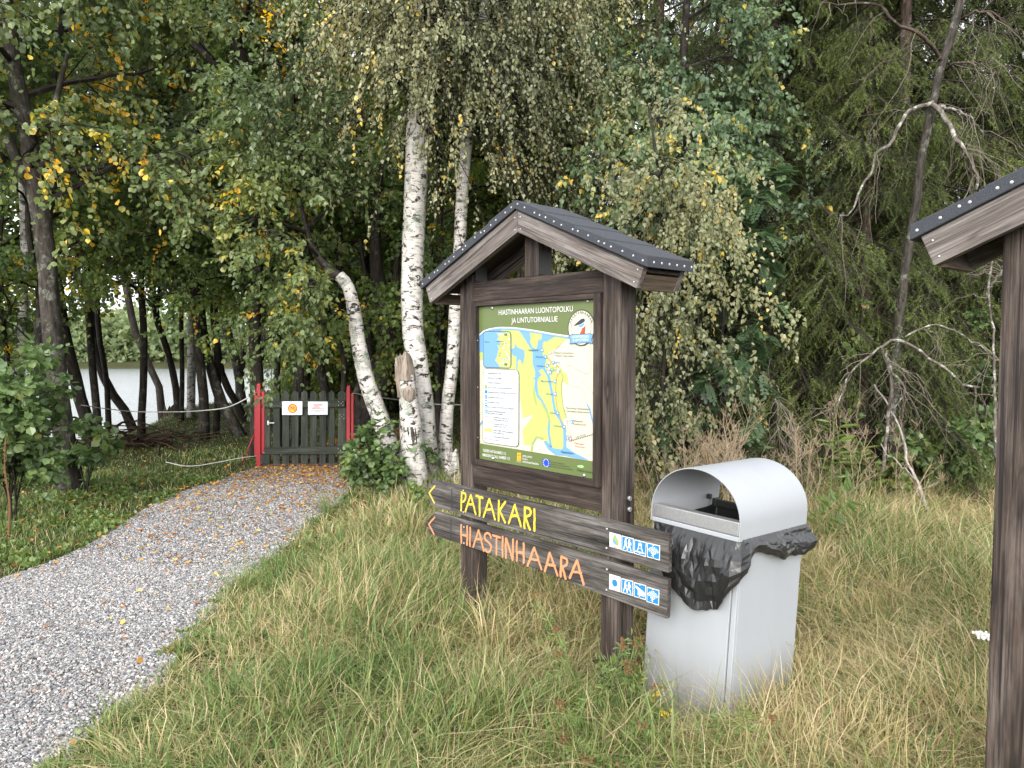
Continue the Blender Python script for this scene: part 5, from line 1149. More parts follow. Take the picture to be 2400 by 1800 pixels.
tree('young_birch', 'young birch with hanging pale green leaves just right of the board', 'tree', [(1545, 1150), (1548, 1000), (1556, 820), (1560, 660), (1552, 520), (1540, 380), (1520, 250)], [12, 10, 9, 7, 4], 'dbark', BS5, 'birch', Y=6.9)
tree('grey_trunk_tree', 'grey trunked tree seen above the board roof', 'tree', [(1252, 1090), (1240, 800), (1225, 480), (1222, 380), (1224, 300), (1232, 160), (1240, 0), (1244, -250)], [44, 42, 40, 38, 34, 26], 'abark', dict(limbs=[(14, .5, 1., (.9, 2.2), (.3, 1., .3), {})], nb=200, Lb=(.5, 1.2), nt=1200, Lt=(.25, .5), per=13, size=.06, r0=.03), 'mid', Y=9.6)
# --- rowans: pinnate leaves
def pinnate(C, per, L, size, r):
    N = len(C); n = N*per; i = np.repeat(np.arange(N), per); t = np.tile((np.arange(per)+.6)/per, N); f = t*(C.shape[1]-1); k = np.minimum(f.astype(int), C.shape[1]-2); u = (f-k)[:, None]
    pos = C[i, k]*(1-u)+C[i, k+1]*u; tan = nrm(C[i, k+1]-C[i, k]); sd_ = nrm(np.cross(tan, r.normal(size=(n, 3))))
    D = nrm(tan*.6+sd_*.8+np.array([0, 0, -.25])); ln = L*r.uniform(.7, 1.15, n); s = np.linspace(0, 1, 4)
    R_ = pos[:, None]+D[:, None]*(ln[:, None]*s)[..., None]; R_[:, :, 2] -= .35*ln[:, None]*s[None]**2
    # leaflets in pairs
    m = 13; uu = np.concatenate([np.repeat(np.linspace(.22, .92, 6), 2), [1.]]); sg = np.array([1, -1]*6+[0.])
    ff = uu*3; kk = np.minimum(ff.astype(int), 2); w_ = ff-kk
    P = R_[:, kk]*(1-w_)[None, :, None]+R_[:, kk+1]*w_[None, :, None]; T = nrm(R_[:, kk+1]-R_[:, kk])
    upn = nrm(np.cross(T, np.cross(np.broadcast_to(np.array([0, 0, 1.]), T.shape), T))); sdv = np.cross(T, upn)
    ax = nrm(sdv*sg[None, :, None]+T*.45); bx_ = np.cross(upn, ax); sz = (size*(1-.25*np.abs(uu-.55)))[None]*np.ones((n, 1)); S = LEAF['oval']
    V = P[:, :, None]+sz[..., None, None]*(ax[:, :, None]*S[None, None, :, 1:2]+bx_[:, :, None]*S[None, None, :, 0:1]*1.1)
    q = n*m; b = (np.arange(q)*6)[:, None]; F = np.vstack([b+np.array([[0, 1, 2, 3]]), b+np.array([[0, 3, 4, 5]])])
    tn = np.repeat(np.clip(r.normal(.45, .25, n), 0, 1), m*6)
    return V.reshape(-1, 3), [F], {'tint': tn}
def rowan(label, x, y, H, seed, bias, nl=9):
    r = np.random.default_rng(seed); b = np.array([x, y, Z(x, y)]); root = empty('rowan', b, label, 'sapling'); k = 8
    st = np.stack([np.cumsum(r.normal(size=k)*.05), np.cumsum(r.normal(size=k)*.05), np.linspace(-.05, H, k)], -1)
    V, F, A = tube(st, np.linspace(.03, .008, k), 7, True, .03, seed); mk('stem', V, F, M['dbark'], root, smooth=True, attrs=A)
    Lb = grow(st[None], nl, .35, 1., (.5, 1.1), (.5, 1., .3), .2, .06, 6, r, .2, bias); br = grow(Lb, nl*5, .2, 1., (.25, .5), (.7, .7, .1), .2, .06, 5, r)
    W = join([tubes(Lb, .010, .004, 4), tubes(br, .004, .002, 3)]); mk('branches', W[0], W[1], M['dbark'], root, attrs=W[2])
    Lf = pinnate(np.concatenate([br, Lb[:, -5:]]), 6, .19, .062, r); mk('foliage', Lf[0], Lf[1], M['rowan'], root, attrs=Lf[2])
rowan('rowan with feathery leaflets beside the board roof, in front of the spruce', 2.35, 8.0, 3.3, 31, (.5, -.5, 0), 12)
rowan('low rowan sapling peeping out behind the board, under the birch leaves', 1.75, 7.3, 1.9, 32, (.3, -.5, 0), 7)
# --- spruces
def spruce_mesh(seed, H, Rb, nw, per_br, need):
    r = np.random.default_rng(seed)
    zs = np.sort(r.uniform(.02, 1, nw)**1.35); az = r.uniform(0, 2*PI, nw); L = Rb*(1-zs)**.75*r.uniform(.75, 1.15, nw)+.25
    s = np.linspace(0, 1, 8); D = np.stack([np.cos(az), np.sin(az)], -1)
    B = np.zeros((nw, 8, 3)); B[:, :, :2] = D[:, None]*(L[:, None]*s)[..., None]
    B[:, :, 2] = (zs*H+.35)[:, None]+L[:, None]*(.12*s-.80*s**1.7+.22*s**3)[None]; B += np.cumsum(r.normal(size=B.shape)*.02, axis=1)
    sb = grow(B, nw*per_br, .10, 1., (.35, .80), (.85, .7, -.05), .50, .05, 5, r, .35, None, .85)
    tw = grow(np.concatenate([sb, B[:, -5:]]), nw*per_br*4, .08, 1., (.10, .27), (.7, .75, -.20), .42, .04, 4, r, .2, None, .7)
    W = join([tubes(B, .014, .005, 4), tubes(sb, .004, .0018, 3)])
    # needles: slim triangles all round each twig
    C = tw; N = len(C); n = N*need; i = np.repeat(np.arange(N), need); t = np.tile((np.arange(need)+.5)/need, N)+r.uniform(-.02, .02, n); t = np.clip(t, 0, 1); f = t*3; k = np.minimum(f.astype(int), 2); u = (f-k)[:, None]
    pos = C[i, k]*(1-u)+C[i, k+1]*u; tan = nrm(C[i, k+1]-C[i, k]); sd_ = nrm(np.cross(tan, r.normal(size=(n, 3)))); ax = nrm(tan*.75+sd_*.8+np.array([0, 0, .12]))
    ln = r.uniform(.022, .042, n)[:, None]; wd = nrm(np.cross(ax, r.normal(size=(n, 3))))*.0046
    V = np.stack([pos-wd, pos+wd, pos+ax*ln], 1).reshape(-1, 3); F = np.arange(n*3).reshape(-1, 3)
    ct = np.clip(.45+.22*np.sin(C[:, 0, 0]*3+C[:, 0, 2]*2+seed)+r.normal(size=N)*.16, 0, .92); ct = np.where(r.uniform(0, 1, N) < .05, 1., ct)
    tn = np.repeat(np.clip(ct[i]+r.normal(size=n)*.05, 0, 1), 3)
    T2 = tubes(tw, .0024, .0014, 3); F = [F, T2[1][0]+len(V)]; V = np.concatenate([V, T2[0]]); tn = np.concatenate([tn, np.full(len(T2[0]), .97)])
    st = np.array([[0, 0, -.1], [.02, 0, H*.3], [0, .02, H*.6], [0, 0, H*1.02]])
    T = tube(smoothline(st, 14), np.linspace(.16, .02, 14), 10, True, .04, seed)
    o = [mk('trunk', T[0], T[1], M['sbark'], None, smooth=True, attrs=T[2]), mk('branches', W[0], W[1], M['dbark'], None, attrs=W[2]), mk('needles', V, F, M['needle'], None, attrs={'tint': tn})]
    for q in o: COL.objects.unlink(q)
    return o
SPR = [spruce_mesh(41, 9.5, 2.8, 165, 18, 32), spruce_mesh(42, 8.5, 2.6, 150, 18, 32)]
def spruce(label, x, y, k, rz, sc, group=None):
    root = empty('spruce_tree', (x, y, float(Z(x, y))), label, 'tree', group)
    for o in SPR[k]: clone(o, root, (0, 0, 0), (0, 0, rz), (sc, sc, sc))
    ROOTS.append((x, y, .2)); return root
spruce('big drooping spruce behind the litter bin', 3.35, 9.6, 0, .4, 1.0)
spruce('dark spruce between the leafy aspen and the big drooping spruce', 2.2, 11.0, 1, 2.1, 1.1)
spruce('wide spruce behind the lichen-covered dead tree', 5.0, 9.4, 1, 1.2, 1.0)
spruce('smaller spruce with boughs to the ground between the bin and the leaning dead tree', 4.1, 8.5, 1, 4.1, .62)
spruce('spruce at the far right behind the wooden roof corner', 7.0, 9.8, 0, 3.3, 1.05)
GS = 'spruces deep in the wood on the right'
for k, (x, y, s_) in enumerate([(3.9, 12.6, 1.2), (6.2, 13., 1.25), (8.9, 12.4, 1.2), (1.0, 13.6, 1.1), (10.8, 14.5, 1.3), (4.9, 16, 1.3), (7.8, 16.5, 1.3), (2.6, 16.5, 1.2), (5.9, 11.4, 1.1), (8.2, 10.9, 1.1), (4.4, 11.6, 1.05), (7.2, 14.4, 1.25)]):
    spruce('dark spruce standing deep in the wood on the right, mostly hidden', x, y, k % 2, k*1.3, s_, GS)
# --- slender trees beyond the gate
GT = 'slender trees in the wood beyond the gate'
rt = np.random.default_rng(55); TB = []
for k in range(4):
    n = 14; H = 7.5; st = np.stack([np.cumsum(rt.normal(size=n)*.055), np.cumsum(rt.normal(size=n)*.055), np.linspace(-.1, H, n)], -1); V, F, A = tube(st, np.linspace(.085, .03, n), 8, True, .05, 60+k)
    o = mk('trunk', V, F, M[['dbark', 'abark', 'bbark', 'dbark'][k]], None, smooth=True, attrs=A); COL.objects.unlink(o); TB.append((o, st))
def wood_tree(x, y, k, cs, rz, sc, label, group, z1=.30):
    root = empty('woodland_tree', (x, y, float(Z(x, y))), label, 'tree', group)
    clone(TB[k][0], root, (0, 0, 0), (0, 0, rz), (sc, sc, sc))
    j = int(z1*13); q = TB[k][1][j]*sc; c, s_ = math.cos(rz), math.sin(rz)
    put_crown(root, CS_[cs], (q[0]*c-q[1]*s_, q[0]*s_+q[1]*c, q[2]), rz+1., sc*1.05); return root
cnt = 0
for k in range(400):
    px_, y = rt.uniform(470, 1230), rt.uniform(13.5, 33)
    x = (px_-1200)/FP*y
    if x < float(bank(np.array(y)))+1. and y < 66: continue
    if any((x-a)**2+(y-b)**2 < .8 for a, b in [(q[0], q[1]) for q in ROOTS[-200:]]): continue
    ROOTS.append((x, y, .1)); kd = int(rt.choice([0, 1, 2, 3], p=[.38, .25, .15, .22]))
    wood_tree(x, y, kd, int(rt.integers(4)), rt.uniform(0, 6.28), rt.uniform(.75, 1.25), 'slender white-stemmed birch in the wood beyond the gate' if kd == 2 else 'slender dark-stemmed tree in the wood beyond the gate', GT+(' with white stems' if kd == 2 else ''), rt.uniform(.16, .34))
    cnt += 1
    if cnt >= 36: break
for x, y, k, s_ in [(-8.2, 10.6, 0, 1.), (-9.6, 11.8, 1, 1.1), (-7.4, 8.9, 3, .95), (-11.5, 10.8, 0, 1.15), (-7.0, 10.1, 2, 1.05), (-7.9, 11.4, 3, 1.1), (-6.2, 9.2, 1, .9)]:
    wood_tree(x, y, k, k, x*2., s_, 'leafy dark tree crowding the left edge of the picture', 'trees crowding the left edge', .22)
for x, y, k, s_ in [(9.5, 8.6, 1, 1.), (12.5, 10.5, 0, 1.1), (1.2, 19, 1, 1.2), (4.2, 21, 0, 1.3), (8.5, 20, 1, 1.3), (12.5, 18, 3, 1.3), (-.2, 17, 0, 1.2), (2.6, 13.8, 1, 1.1)]:
    wood_tree(x, y, k, (k+1) % 4, x*3., s_, 'leafy tree behind the spruces on the right', 'leafy trees behind the spruces', .24)
GB = 'bushes on the floor of the wood'
for k in range(90):
    y = rt.uniform(17, 38); px_ = rt.uniform(720, 1230) if k < 66 else rt.uniform(1300, 2500); x = (px_-1200)/FP*y
    if x < float(bank(np.array(y)))+.5: continue
    root = empty('woodland_bush', (x, y, float(Z(x, y))), 'green bush on the floor of the wood among the slender trunks', 'bush', GB); put_crown(root, BSH, (0, 0, 0), rt.uniform(0, 6), rt.uniform(.7, 1.25))
GE = 'sunlit trees at the far edge of the clearing'
for k in range(30):
    y = rt.uniform(47, 54); x = -15.5+k*.62*1.15+rt.normal()*.4
    wood_tree(x, y, int(rt.integers(4)), int(rt.integers(1, 3)), rt.uniform(0, 6), rt.uniform(1.1, 1.4), 'bright leafy tree at the far edge of the wood, glimpsed between the trunks', GE, .08)
# far shore across the lake: one mass of willows
r_ = np.random.default_rng(9); C = []
for k in range(120):
    y = r_.uniform(72, 92); x = r_.uniform(-62, -8); h = r_.uniform(2.6, 8.5); n = 260; u = nrm(r_.normal(size=(n, 3))); u[:, 2] = np.abs(u[:, 2])
    p0 = np.array([x, y, 0])+u*np.array([h*.42, h*.42, h*.9])*r_.uniform(.55, 1., (n, 1)); C.append(np.stack([p0, p0+r_.normal(size=(n, 3))*.3, p0+r_.normal(size=(n, 3))*.5], 1))
C = np.concatenate(C); Lf = leaves(C, 2, .55, 'round', .4, .5, r=r_)
tag(mk('far_shore_trees', Lf[0], Lf[1], M['far'], attrs=Lf[2]), 'pale green willows along the far shore of the lake', 'far trees', kind='stuff')
# --- dead wood on the right
def deadtree(label, name, strands, cat='dead tree', mat='lichen', twigs=0, seed=1, tw=(.25, .6), droop=.5, Y=7.2, base=None):
    b = np.array(base if base is not None else strands[0][0][0:3], float); root = empty(name, b, label, cat); r = np.random.default_rng(seed); cur = []
    for j, (P, r0, r1, nm, mt) in enumerate(strands):
        P = smoothline(P, 24); P[1:-1] += np.cumsum(r.normal(size=(22, 3))*.008, axis=0)
        V, F, A = tube(P, np.linspace(r0, r1, 24), 7, True, .10, seed+j); mk(nm, V-b, F, M[mt], root, smooth=True, attrs=A); cur.append(smoothline(P, 8))
    if twigs:
        cu = np.array(cur); t1 = grow(cu, twigs, .15, 1., tw, (.5, .9, -.1), droop, .16, 7, r, .2); t2 = grow(t1, int(twigs*1.6), .2, 1., (tw[0]*.5, tw[1]*.6), (.6, .8, -.1), droop, .2, 6, r, .2)
        W = join([tubes(t1, .0034, .0014, 4), tubes(t2, .0016, .0008, 3)]); mk('twigs', W[0]-b, W[1], M['greytwig'], root, attrs=W[2])
    return root
a7 = lambda x, y, Y=7.4: at(x, y, Y)
q7 = [a7(2080, 1130), a7(2085, 980), a7(2092, 800), a7(2110, 640), a7(2124, 549), a7(2150, 420), a7(2175, 295), a7(2200, 190), a7(2213, 148), a7(2240, 70), a7(2264, 0), a7(2300, -140)]
deadtree('dead leaning tree with arching lichen-covered branches in front of the spruces', 'dead_tree', [(q7, .046, .040, 'trunk', 'abark'),
    ([a7(2185, 240, 7.3), a7(2150, 245, 7.2), a7(2120, 270, 7.1), a7(2095, 315, 7.0), a7(2085, 335, 7.), a7(2052, 352, 7.), a7(2048, 390, 7.), a7(2015, 430, 6.95), a7(1998, 480, 6.9), a7(1968, 505, 6.9)], .024, .007, 'limb', 'lichen'),
    ([a7(2180, 245, 7.3), a7(2205, 265, 7.2), a7(2230, 300, 7.1), a7(2255, 345, 7.05), a7(2275, 395, 7.0), a7(2288, 445, 7.)], .028, .012, 'limb', 'lichen'),
    ([a7(2200, 250, 7.3), a7(2240, 258, 7.2), a7(2280, 275, 7.1), a7(2310, 320, 7.1)], .018, .005, 'limb', 'lichen'),
    ([a7(2207, 145), a7(2170, 100, 7.2), a7(2130, 70, 7.1), a7(2085, 45, 7.), a7(2060, 8, 7.), a7(1990, 4, 7.), a7(1925, 6, 7.)], .022, .006, 'limb', 'sbark'),
    ([a7(2215, 165), a7(2240, 152, 7.2), a7(2290, 150, 7.1), a7(2340, 175, 7.)], .013, .004, 'limb', 'sbark'),
    ([a7(2255, 45), a7(2290, 25, 7.2), a7(2340, 30, 7.1), a7(2400, 70, 7.)], .014, .004, 'limb', 'sbark')], twigs=60, seed=3, tw=(.3, .75), droop=.75, base=gnd(2080, 1130))
deadtree('low arching dead bough with white lichen above the raspberry bushes', 'dead_bough', [([a7(2070, 1110, 6.9), a7(2078, 1010, 6.9), a7(2095, 920, 6.8), a7(2088, 850, 6.8), a7(2074, 805, 6.75), a7(2105, 788, 6.7), a7(2145, 792, 6.7), a7(2190, 822, 6.65), a7(2230, 848, 6.6), a7(2262, 875, 6.6), a7(2295, 908, 6.6)], .020, .009, 'limb', 'lichen'),
    ([a7(2076, 808, 6.75), a7(2050, 825, 6.7), a7(2015, 850, 6.7), a7(1985, 890, 6.65), a7(1950, 945, 6.6), a7(1946, 962, 6.6)], .013, .004, 'limb', 'lichen'),
    ([a7(2120, 790, 6.7), a7(2160, 770, 6.7), a7(2230, 785, 6.7), a7(2300, 830, 6.7), a7(2335, 870, 6.7)], .010, .004, 'limb', 'lichen'),
    ([a7(2080, 820, 6.75), a7(2090, 870, 6.7), a7(2110, 910, 6.7), a7(2085, 960, 6.7)], .012, .006, 'limb', 'lichen')], twigs=42, seed=5, tw=(.25, .6), droop=.6, base=gnd(2070, 1110))
deadtree('thin bleached pole leaning against the spruce branches', 'leaning_pole', [([gnd(2185, 1225), a7(2162, 1150, 6.5), a7(2135, 1080, 6.7), a7(2100, 985, 6.9), a7(2049, 901, 7.1)], .016, .009, 'pole', 'pale_pole'), ([a7(2150, 1125, 6.55), a7(2110, 1080, 6.6), a7(2065, 1040, 6.7)], .008, .004, 'fork', 'pale_pole')], 'pole', base=gnd(2185, 1225))
deadtree('lichen-spotted dead stems hanging beside the right wooden post', 'dead_shrub', [([a7(2335, 1080, 6.4), a7(2330, 900, 6.4), a7(2312, 740, 6.4), a7(2310, 620, 6.4), a7(2302, 540, 6.4)], .012, .008, 'stem', 'lichen'), ([a7(2312, 700, 6.4), a7(2340, 640, 6.35), a7(2350, 625, 6.35)], .012, .008, 'stem', 'lichen')], twigs=16, seed=8, base=gnd(2335, 1085))
deadtree('grey dead spruce bough fanning down behind the litter bin', 'dead_bough', [([a7(1800, 800, 7.6), a7(1760, 835, 7.4), a7(1715, 875, 7.2), a7(1670, 900, 7.), a7(1640, 930, 6.9)], .014, .006, 'limb', 'sbark'), ([a7(1795, 905, 7.), a7(1815, 920, 6.9), a7(1835, 950, 6.8), a7(1850, 1000, 6.7), a7(1835, 1040, 6.6)], .009, .004, 'limb', 'lichen'), ([a7(1812, 918, 6.9), a7(1822, 960, 6.8), a7(1822, 1020, 6.7)], .007, .003, 'limb', 'lichen')], twigs=46, seed=12, tw=(.2, .5), droop=.8, base=gnd(1800, 1120))
# ---------------------------------------------------------------- shrubs and herbs
def shrub(name, label, cat, loc, H, spread, nst, sp, leaf, seed, group=None, stalk='dbark'):
    r = np.random.default_rng(seed); b = np.array([loc[0], loc[1], float(Z(loc[0], loc[1]))]); root = empty(name, b, label, cat, group)
    k = 7; S = []
    for j in range(nst):
        a = r.uniform(0, 2*PI); d = r.uniform(.2, 1)*spread; s = np.linspace(0, 1, k)
        S.append(np.stack([math.cos(a)*d*s**1.3, math.sin(a)*d*s**1.3, H*r.uniform(.65, 1.05)*s-.03], -1)+np.cumsum(r.normal(size=(k, 3))*.015, axis=0))
    S = np.array(S); br = grow(S, sp['nb'], .2, 1., sp['Lb'], (.6, .8, .2), .2, .07, 5, r); tw = grow(br, sp['nt'], .1, 1., sp['Lt'], (.6, .8, .1), .2, .07, 4, r)
    W = join([tubes(S, sp.get('r0', .008), .003, 5), tubes(br, .003, .0015, 3), tubes(tw, .0015, .001, 3)]); mk('stems', W[0], W[1], M[stalk], root, attrs=W[2])
    Lf = leaves(np.concatenate([tw, br[:, -4:]]) if len(tw) else br, sp['per'], sp['size'], sp.get('shape', 'round'), sp.get('hang', .3), sp.get('up', 1.2), r=r); mk('foliage', Lf[0], Lf[1], M[leaf], root, attrs=Lf[2]); return root
g_ = lambda px, py: gnd(px, py)[:2]
shrub('aspen_sapling', 'bushy sapling with round green leaves at the left edge', 'sapling', g_(30, 1225), 1.70, .62, 9, dict(nb=80, Lb=(.3, .7), nt=330, Lt=(.15, .35), per=8, size=.072, r0=.009), 'bush', 3)
shrub('aspen_sapling', 'smaller leafy sapling right of the big left trunk\'s foot', 'sapling', g_(205, 1160), .75, .3, 4, dict(nb=18, Lb=(.2, .4), nt=50, Lt=(.12, .25), per=6, size=.08), 'bush', 4)
shrub('currant_bush', 'low green bush at the foot of the leaning birch', 'bush', g_(905, 1165), .72, .5, 9, dict(nb=50, Lb=(.2, .4), nt=170, Lt=(.1, .25), per=6, size=.065, r0=.006), 'bush', 5)
shrub('currant_bush', 'small green bush beside the hinge post of the gate', 'bush', g_(850, 1140), .45, .32, 6, dict(nb=30, Lb=(.15, .3), nt=80, Lt=(.1, .2), per=6, size=.065, r0=.005), 'bush', 6)
shrub('seedling', 'small pale green seedling at the tip of the arrow boards', 'seedling', g_(975, 1215), .38, .12, 3, dict(nb=12, Lb=(.08, .18), nt=22, Lt=(.05, .12), per=5, size=.05, r0=.004), 'herb', 7)
shrub('raspberry_bush', 'large green raspberry bush under the spruces at right', 'bush', g_(2210, 1165), .85, .85, 14, dict(nb=80, Lb=(.2, .45), nt=230, Lt=(.1, .25), per=6, size=.075, r0=.006, shape='birch'), 'bush', 8)
shrub('raspberry_bush', 'smaller raspberry bush with yellowing leaves left of the leaning pole', 'bush', g_(2050, 1170), .6, .5, 9, dict(nb=46, Lb=(.15, .35), nt=120, Lt=(.1, .2), per=6, size=.065, r0=.005, shape='birch'), 'herb', 9)
shrub('willow_shoot', 'slender upright shoot with a few large pale leaves before the spruce', 'sapling', gnd(1990, 1150)[:2], 2.35, .10, 1, dict(nb=10, Lb=(.12, .25), nt=14, Lt=(.08, .15), per=3, size=.11, r0=.008, shape='oval', up=.6), 'herb', 10)
shrub('leafy_bush', 'dense dark green bush behind the right wooden post', 'bush', g_(2420, 1150), 1.9, .9, 10, dict(nb=80, Lb=(.3, .6), nt=330, Lt=(.15, .3), per=7, size=.06, r0=.01), 'bush', 13)
# fireweed
def fireweed(label, px, py, H, seed):
    r = np.random.default_rng(seed); x, y = g_(px, py); b = np.array([x, y, float(Z(x, y))]); root = empty('fireweed', b, label, 'plant')
    s = np.linspace(0, 1, 12)[:, None]; st = np.array([0, 0, 1.])*s*H+np.array([r.normal()*.12, r.normal()*.08, 0])*s**2
    V, F, A = tube(st, np.linspace(.006, .002, 12), 5, True, 0, seed); mk('stem', V, F, M['stalk'], root, attrs=A)
    Lf = leaves(np.repeat(st[None, 2:], 1, 0), 46, .15, 'lance', .25, 1., r=r, spread=1.2); mk('foliage', Lf[0], Lf[1], M['herb'], root, attrs=Lf[2])
fireweed('tall fireweed with narrow leaves right of the bin hood', 1945, 1245, .95, 1); fireweed('fireweed behind the arched bin hood', 1760, 1180, 1.05, 2); fireweed('short reddish fireweed low in the grass right of the bin', 1905, 1285, .5, 3); fireweed('small fireweed among the dry stalks at the spruce foot', 2020, 1190, .62, 4)
# tansy
def tansy(label, px, py, H, seed, nst=4, fl='yellow', loc=None):
    r = np.random.default_rng(seed); x, y = loc if loc is not None else g_(px, py); b = np.array([x, y, float(Z(x, y))]); root = empty('tansy_plant', b, label, 'plant'); S = []
    for j in range(nst):
        s = np.linspace(0, 1, 10)[:, None]; d = r.normal(size=3)*np.array([.16, .16, 0]); S.append(np.array([0, 0, 1.])*s*H*r.uniform(.75, 1.05)+d*s**1.4+r.normal(size=3)*np.array([.03, .03, 0]))
    S = np.array(S); W = tubes(S, .0038, .002, 5); mk('stems', W[0], W[1], M['stalk'], root, attrs=W[2])
    fr = grow(S, nst*11, .12, .95, (.07, .15), (.5, 1., .25), .3, .04, 5, r, .3); Lf = leaves(fr, 16, .030, 'lance', .1, .6, r=r, spread=1.2); Lf[0][:] = Lf[0]; mk('foliage', Lf[0], Lf[1], M['herb'], root, attrs=Lf[2])
    for j in range(nst):
        Hd = []
        for q in range(6):
            c = S[j, -1]+r.normal(size=3)*np.array([.010, .010, .006]); Hd.append(np.stack([S[j, -1]-np.array([0, 0, .03]), c-np.array([0, 0, .006]), c-np.array([0, 0, .0055]), c+np.array([0, 0, .003])]))
        Hd = np.array(Hd); W = join([tubes(Hd[:, 1:], .0058, .0045, 8), tubes(Hd[:, :2], .0008, .0012, 3)]); mk('flower_head', W[0], W[1], M['yellow' if fl == 'yellow' else 'brownhead'], root, attrs=W[2])
tansy('tansy with bright yellow buttons in front of the litter bin', 1500, 1770, .22, 1, 2)
tansy('tall tansy with brown seed heads before the right post of the board', 1440, 1700, .48, 2, 4, 'brown')
tansy('feathery tansy with brown heads touching the front of the bin', 1545, 1720, .42, 3, 3, 'brown')
tansy('bushy dark tansy stalks below the lower arrow board', 1395, 1690, .5, 4, 5, 'brown')
tansy('low feathery tansy at the bottom edge left of the bin', 1420, 1840, .30, 5, 5, 'brown')
yb = np.array([*g_(2290, 1640), 0.]); yb[2] = Z(yb[0], yb[1]); ya = empty('yarrow', yb, 'single white yarrow bloom in the meadow by the right post', 'flower')
st = np.array([[0, 0, 0], [.01, 0, .1], [0, .01, .21], [.02, 0, .30]]); V, F, A = tube(smoothline(st, 8), .0025, 5); mk('stem', V, F, M['stalk'], ya, attrs=A)
r_ = np.random.default_rng(2); Hd = []
for q in range(40): c = st[-1]+np.array([*(r_.uniform(-.032, .032, 2)), r_.uniform(-.006, .006)]); Hd.append(np.stack([c-np.array([0, 0, .006]), c, c+np.array([0, 0, .004])]))
W = tubes(np.array(Hd), .006, .005, 7); mk('bloom', W[0], W[1], M['white_petal'], ya, attrs=W[2])
dk = np.array([*g_(20, 1265), 0.]); dk[2] = Z(dk[0], dk[1]); dko = empty('dock_plant', dk, 'dark reddish dry dock stem at the left edge', 'plant'); st = np.array([[0, 0, 0], [.02, 0, .3], [-.01, 0, .6], [.01, 0, .85]]); V, F, A = tube(smoothline(st, 12), np.linspace(.010, .004, 12), 6); mk('stem', V, F, M['brownhead'], dko, attrs=A)
Lf = leaves(smoothline(st, 8)[None, 3:], 150, .014, 'oval', .2, .4, r=r_, spread=1.); mk('seed_heads', Lf[0], Lf[1], M['brownhead'], dko, attrs=Lf[2])
# dry umbel skeletons and stalks behind the bin
def umbel_mesh(seed):
    r = np.random.default_rng(seed); s = np.linspace(0, 1, 8)[:, None]; H = r.uniform(.75, 1.1); st = np.array([0, 0, 1.])*s*H+np.array([r.normal()*.2, r.normal()*.15, 0])*s**2
    br = grow(st[None], 9, .35, .98, (.18, .42), (.7, .7, .35), 0, .05, 5, r); ra = np.concatenate([np.stack([np.stack([p[-1], p[-1]+d*.5, p[-1]+d]) for d in (nrm(r.normal(size=(9, 3)))*.05+np.array([0, 0, .05]))]) for p in list(br)+[st[-5:]]])
    W = join([tubes(st[None], .0045, .003, 5), tubes(br, .0024, .0015, 4), tubes(ra, .0011, .0016, 3)]); o = mk('dry_umbel', W[0], W[1], M['twig'], None, attrs=W[2]); COL.objects.unlink(o); return o
UM = [umbel_mesh(k) for k in range(4)]; r_ = np.random.default_rng(21)
for k in range(34):
    px_ = r_.uniform(1490, 1780) if k < 24 else r_.uniform(1880, 2120); Y = r_.uniform(5.6, 7.3); x = (px_-1200)/FP*Y
    o = clone(UM[k % 4], None, (x, Y, float(Z(x, Y))), (r_.normal()*.12, r_.normal()*.12, r_.uniform(0, 6)), (1, 1, r_.uniform(.75, 1.1)))
    tag(o, 'dry brown skeleton of an umbel flower in the thicket behind the bin', 'dry plant', 'dry umbel stalks behind the bin')
# ---------------------------------------------------------------- grass
def blades(x, y, h, w_, lean, az, tint, r, curl=1.):
    n = len(x); z = Z(x, y); s = np.array([0, .34, .68, 1.]); d = np.stack([np.cos(az), np.sin(az)], -1)
    C = np.zeros((n, 4, 3)); C[:, :, :2] = np.stack([x, y], -1)[:, None]+d[:, None]*((h*lean)[:, None]*s[None]**(1.6))[..., None]
    C[:, :, 2] = z[:, None]-.01+h[:, None]*(s[None]-(.32*np.clip(lean, 0, 1.6))[:, None]*curl*s[None]**2.4)
    C[:, 1:, :2] += r.normal(size=(n, 3, 2))*.012*h[:, None, None]/.3
    fa = az+PI/2+r.normal(size=n)*.7; sd_ = np.stack([np.cos(fa), np.sin(fa), r.normal(size=n)*.15], -1); wd = w_[:, None]*np.array([.8, 1., .7])[None]*.5
    V = np.zeros((n, 7, 3))
    for k in range(3): V[:, 2*k] = C[:, k]-sd_*wd[:, k:k+1]; V[:, 2*k+1] = C[:, k]+sd_*wd[:, k:k+1]
    V[:, 6] = C[:, 3]; b = (np.arange(n)*7)[:, None]
    F4 = np.vstack([b+np.array([[0, 1, 3, 2]]), b+np.array([[2, 3, 5, 4]])]); F3 = b+np.array([[4, 5, 6]])
    T = np.clip(tint[:, None]+np.array([-.10, -.10, -.03, -.03, .03, .03, .08])[None], 0, .98)
    return V.reshape(-1, 3), [F4, F3], {'tint': T.ravel()}
def inbox(x, y, O, yaw, a0, a1, b0, b1):
    ex_, ey_ = (math.cos(yaw), math.sin(yaw)), (-math.sin(yaw), math.cos(yaw)); dx, dy = x-O[0], y-O[1]; a = dx*ex_[0]+dy*ex_[1]; b = dx*ey_[0]+dy*ey_[1]
    return (a > a0) & (a < a1) & (b > b0) & (b < b1)
def keep(x, y):
    k = ~inbox(x, y, (BX*KB, BY*KB), BYAW, -.01, BW*KB+.01, -.012, BD*KB+.03)
    for O, yw in ((O1, YAW1), (O2, YAW2)):
        k &= ~inbox(x, y, O, yw, -PG-PS, -PG, -PD, PS-PD); k &= ~inbox(x, y, O, yw, PW+PG, PW+PG+PS, -PD, PS-PD)
    for a, b, q in ROOTS:
        if b < 13: k &= (x-a)**2+(y-b)**2 > q*q
    return k
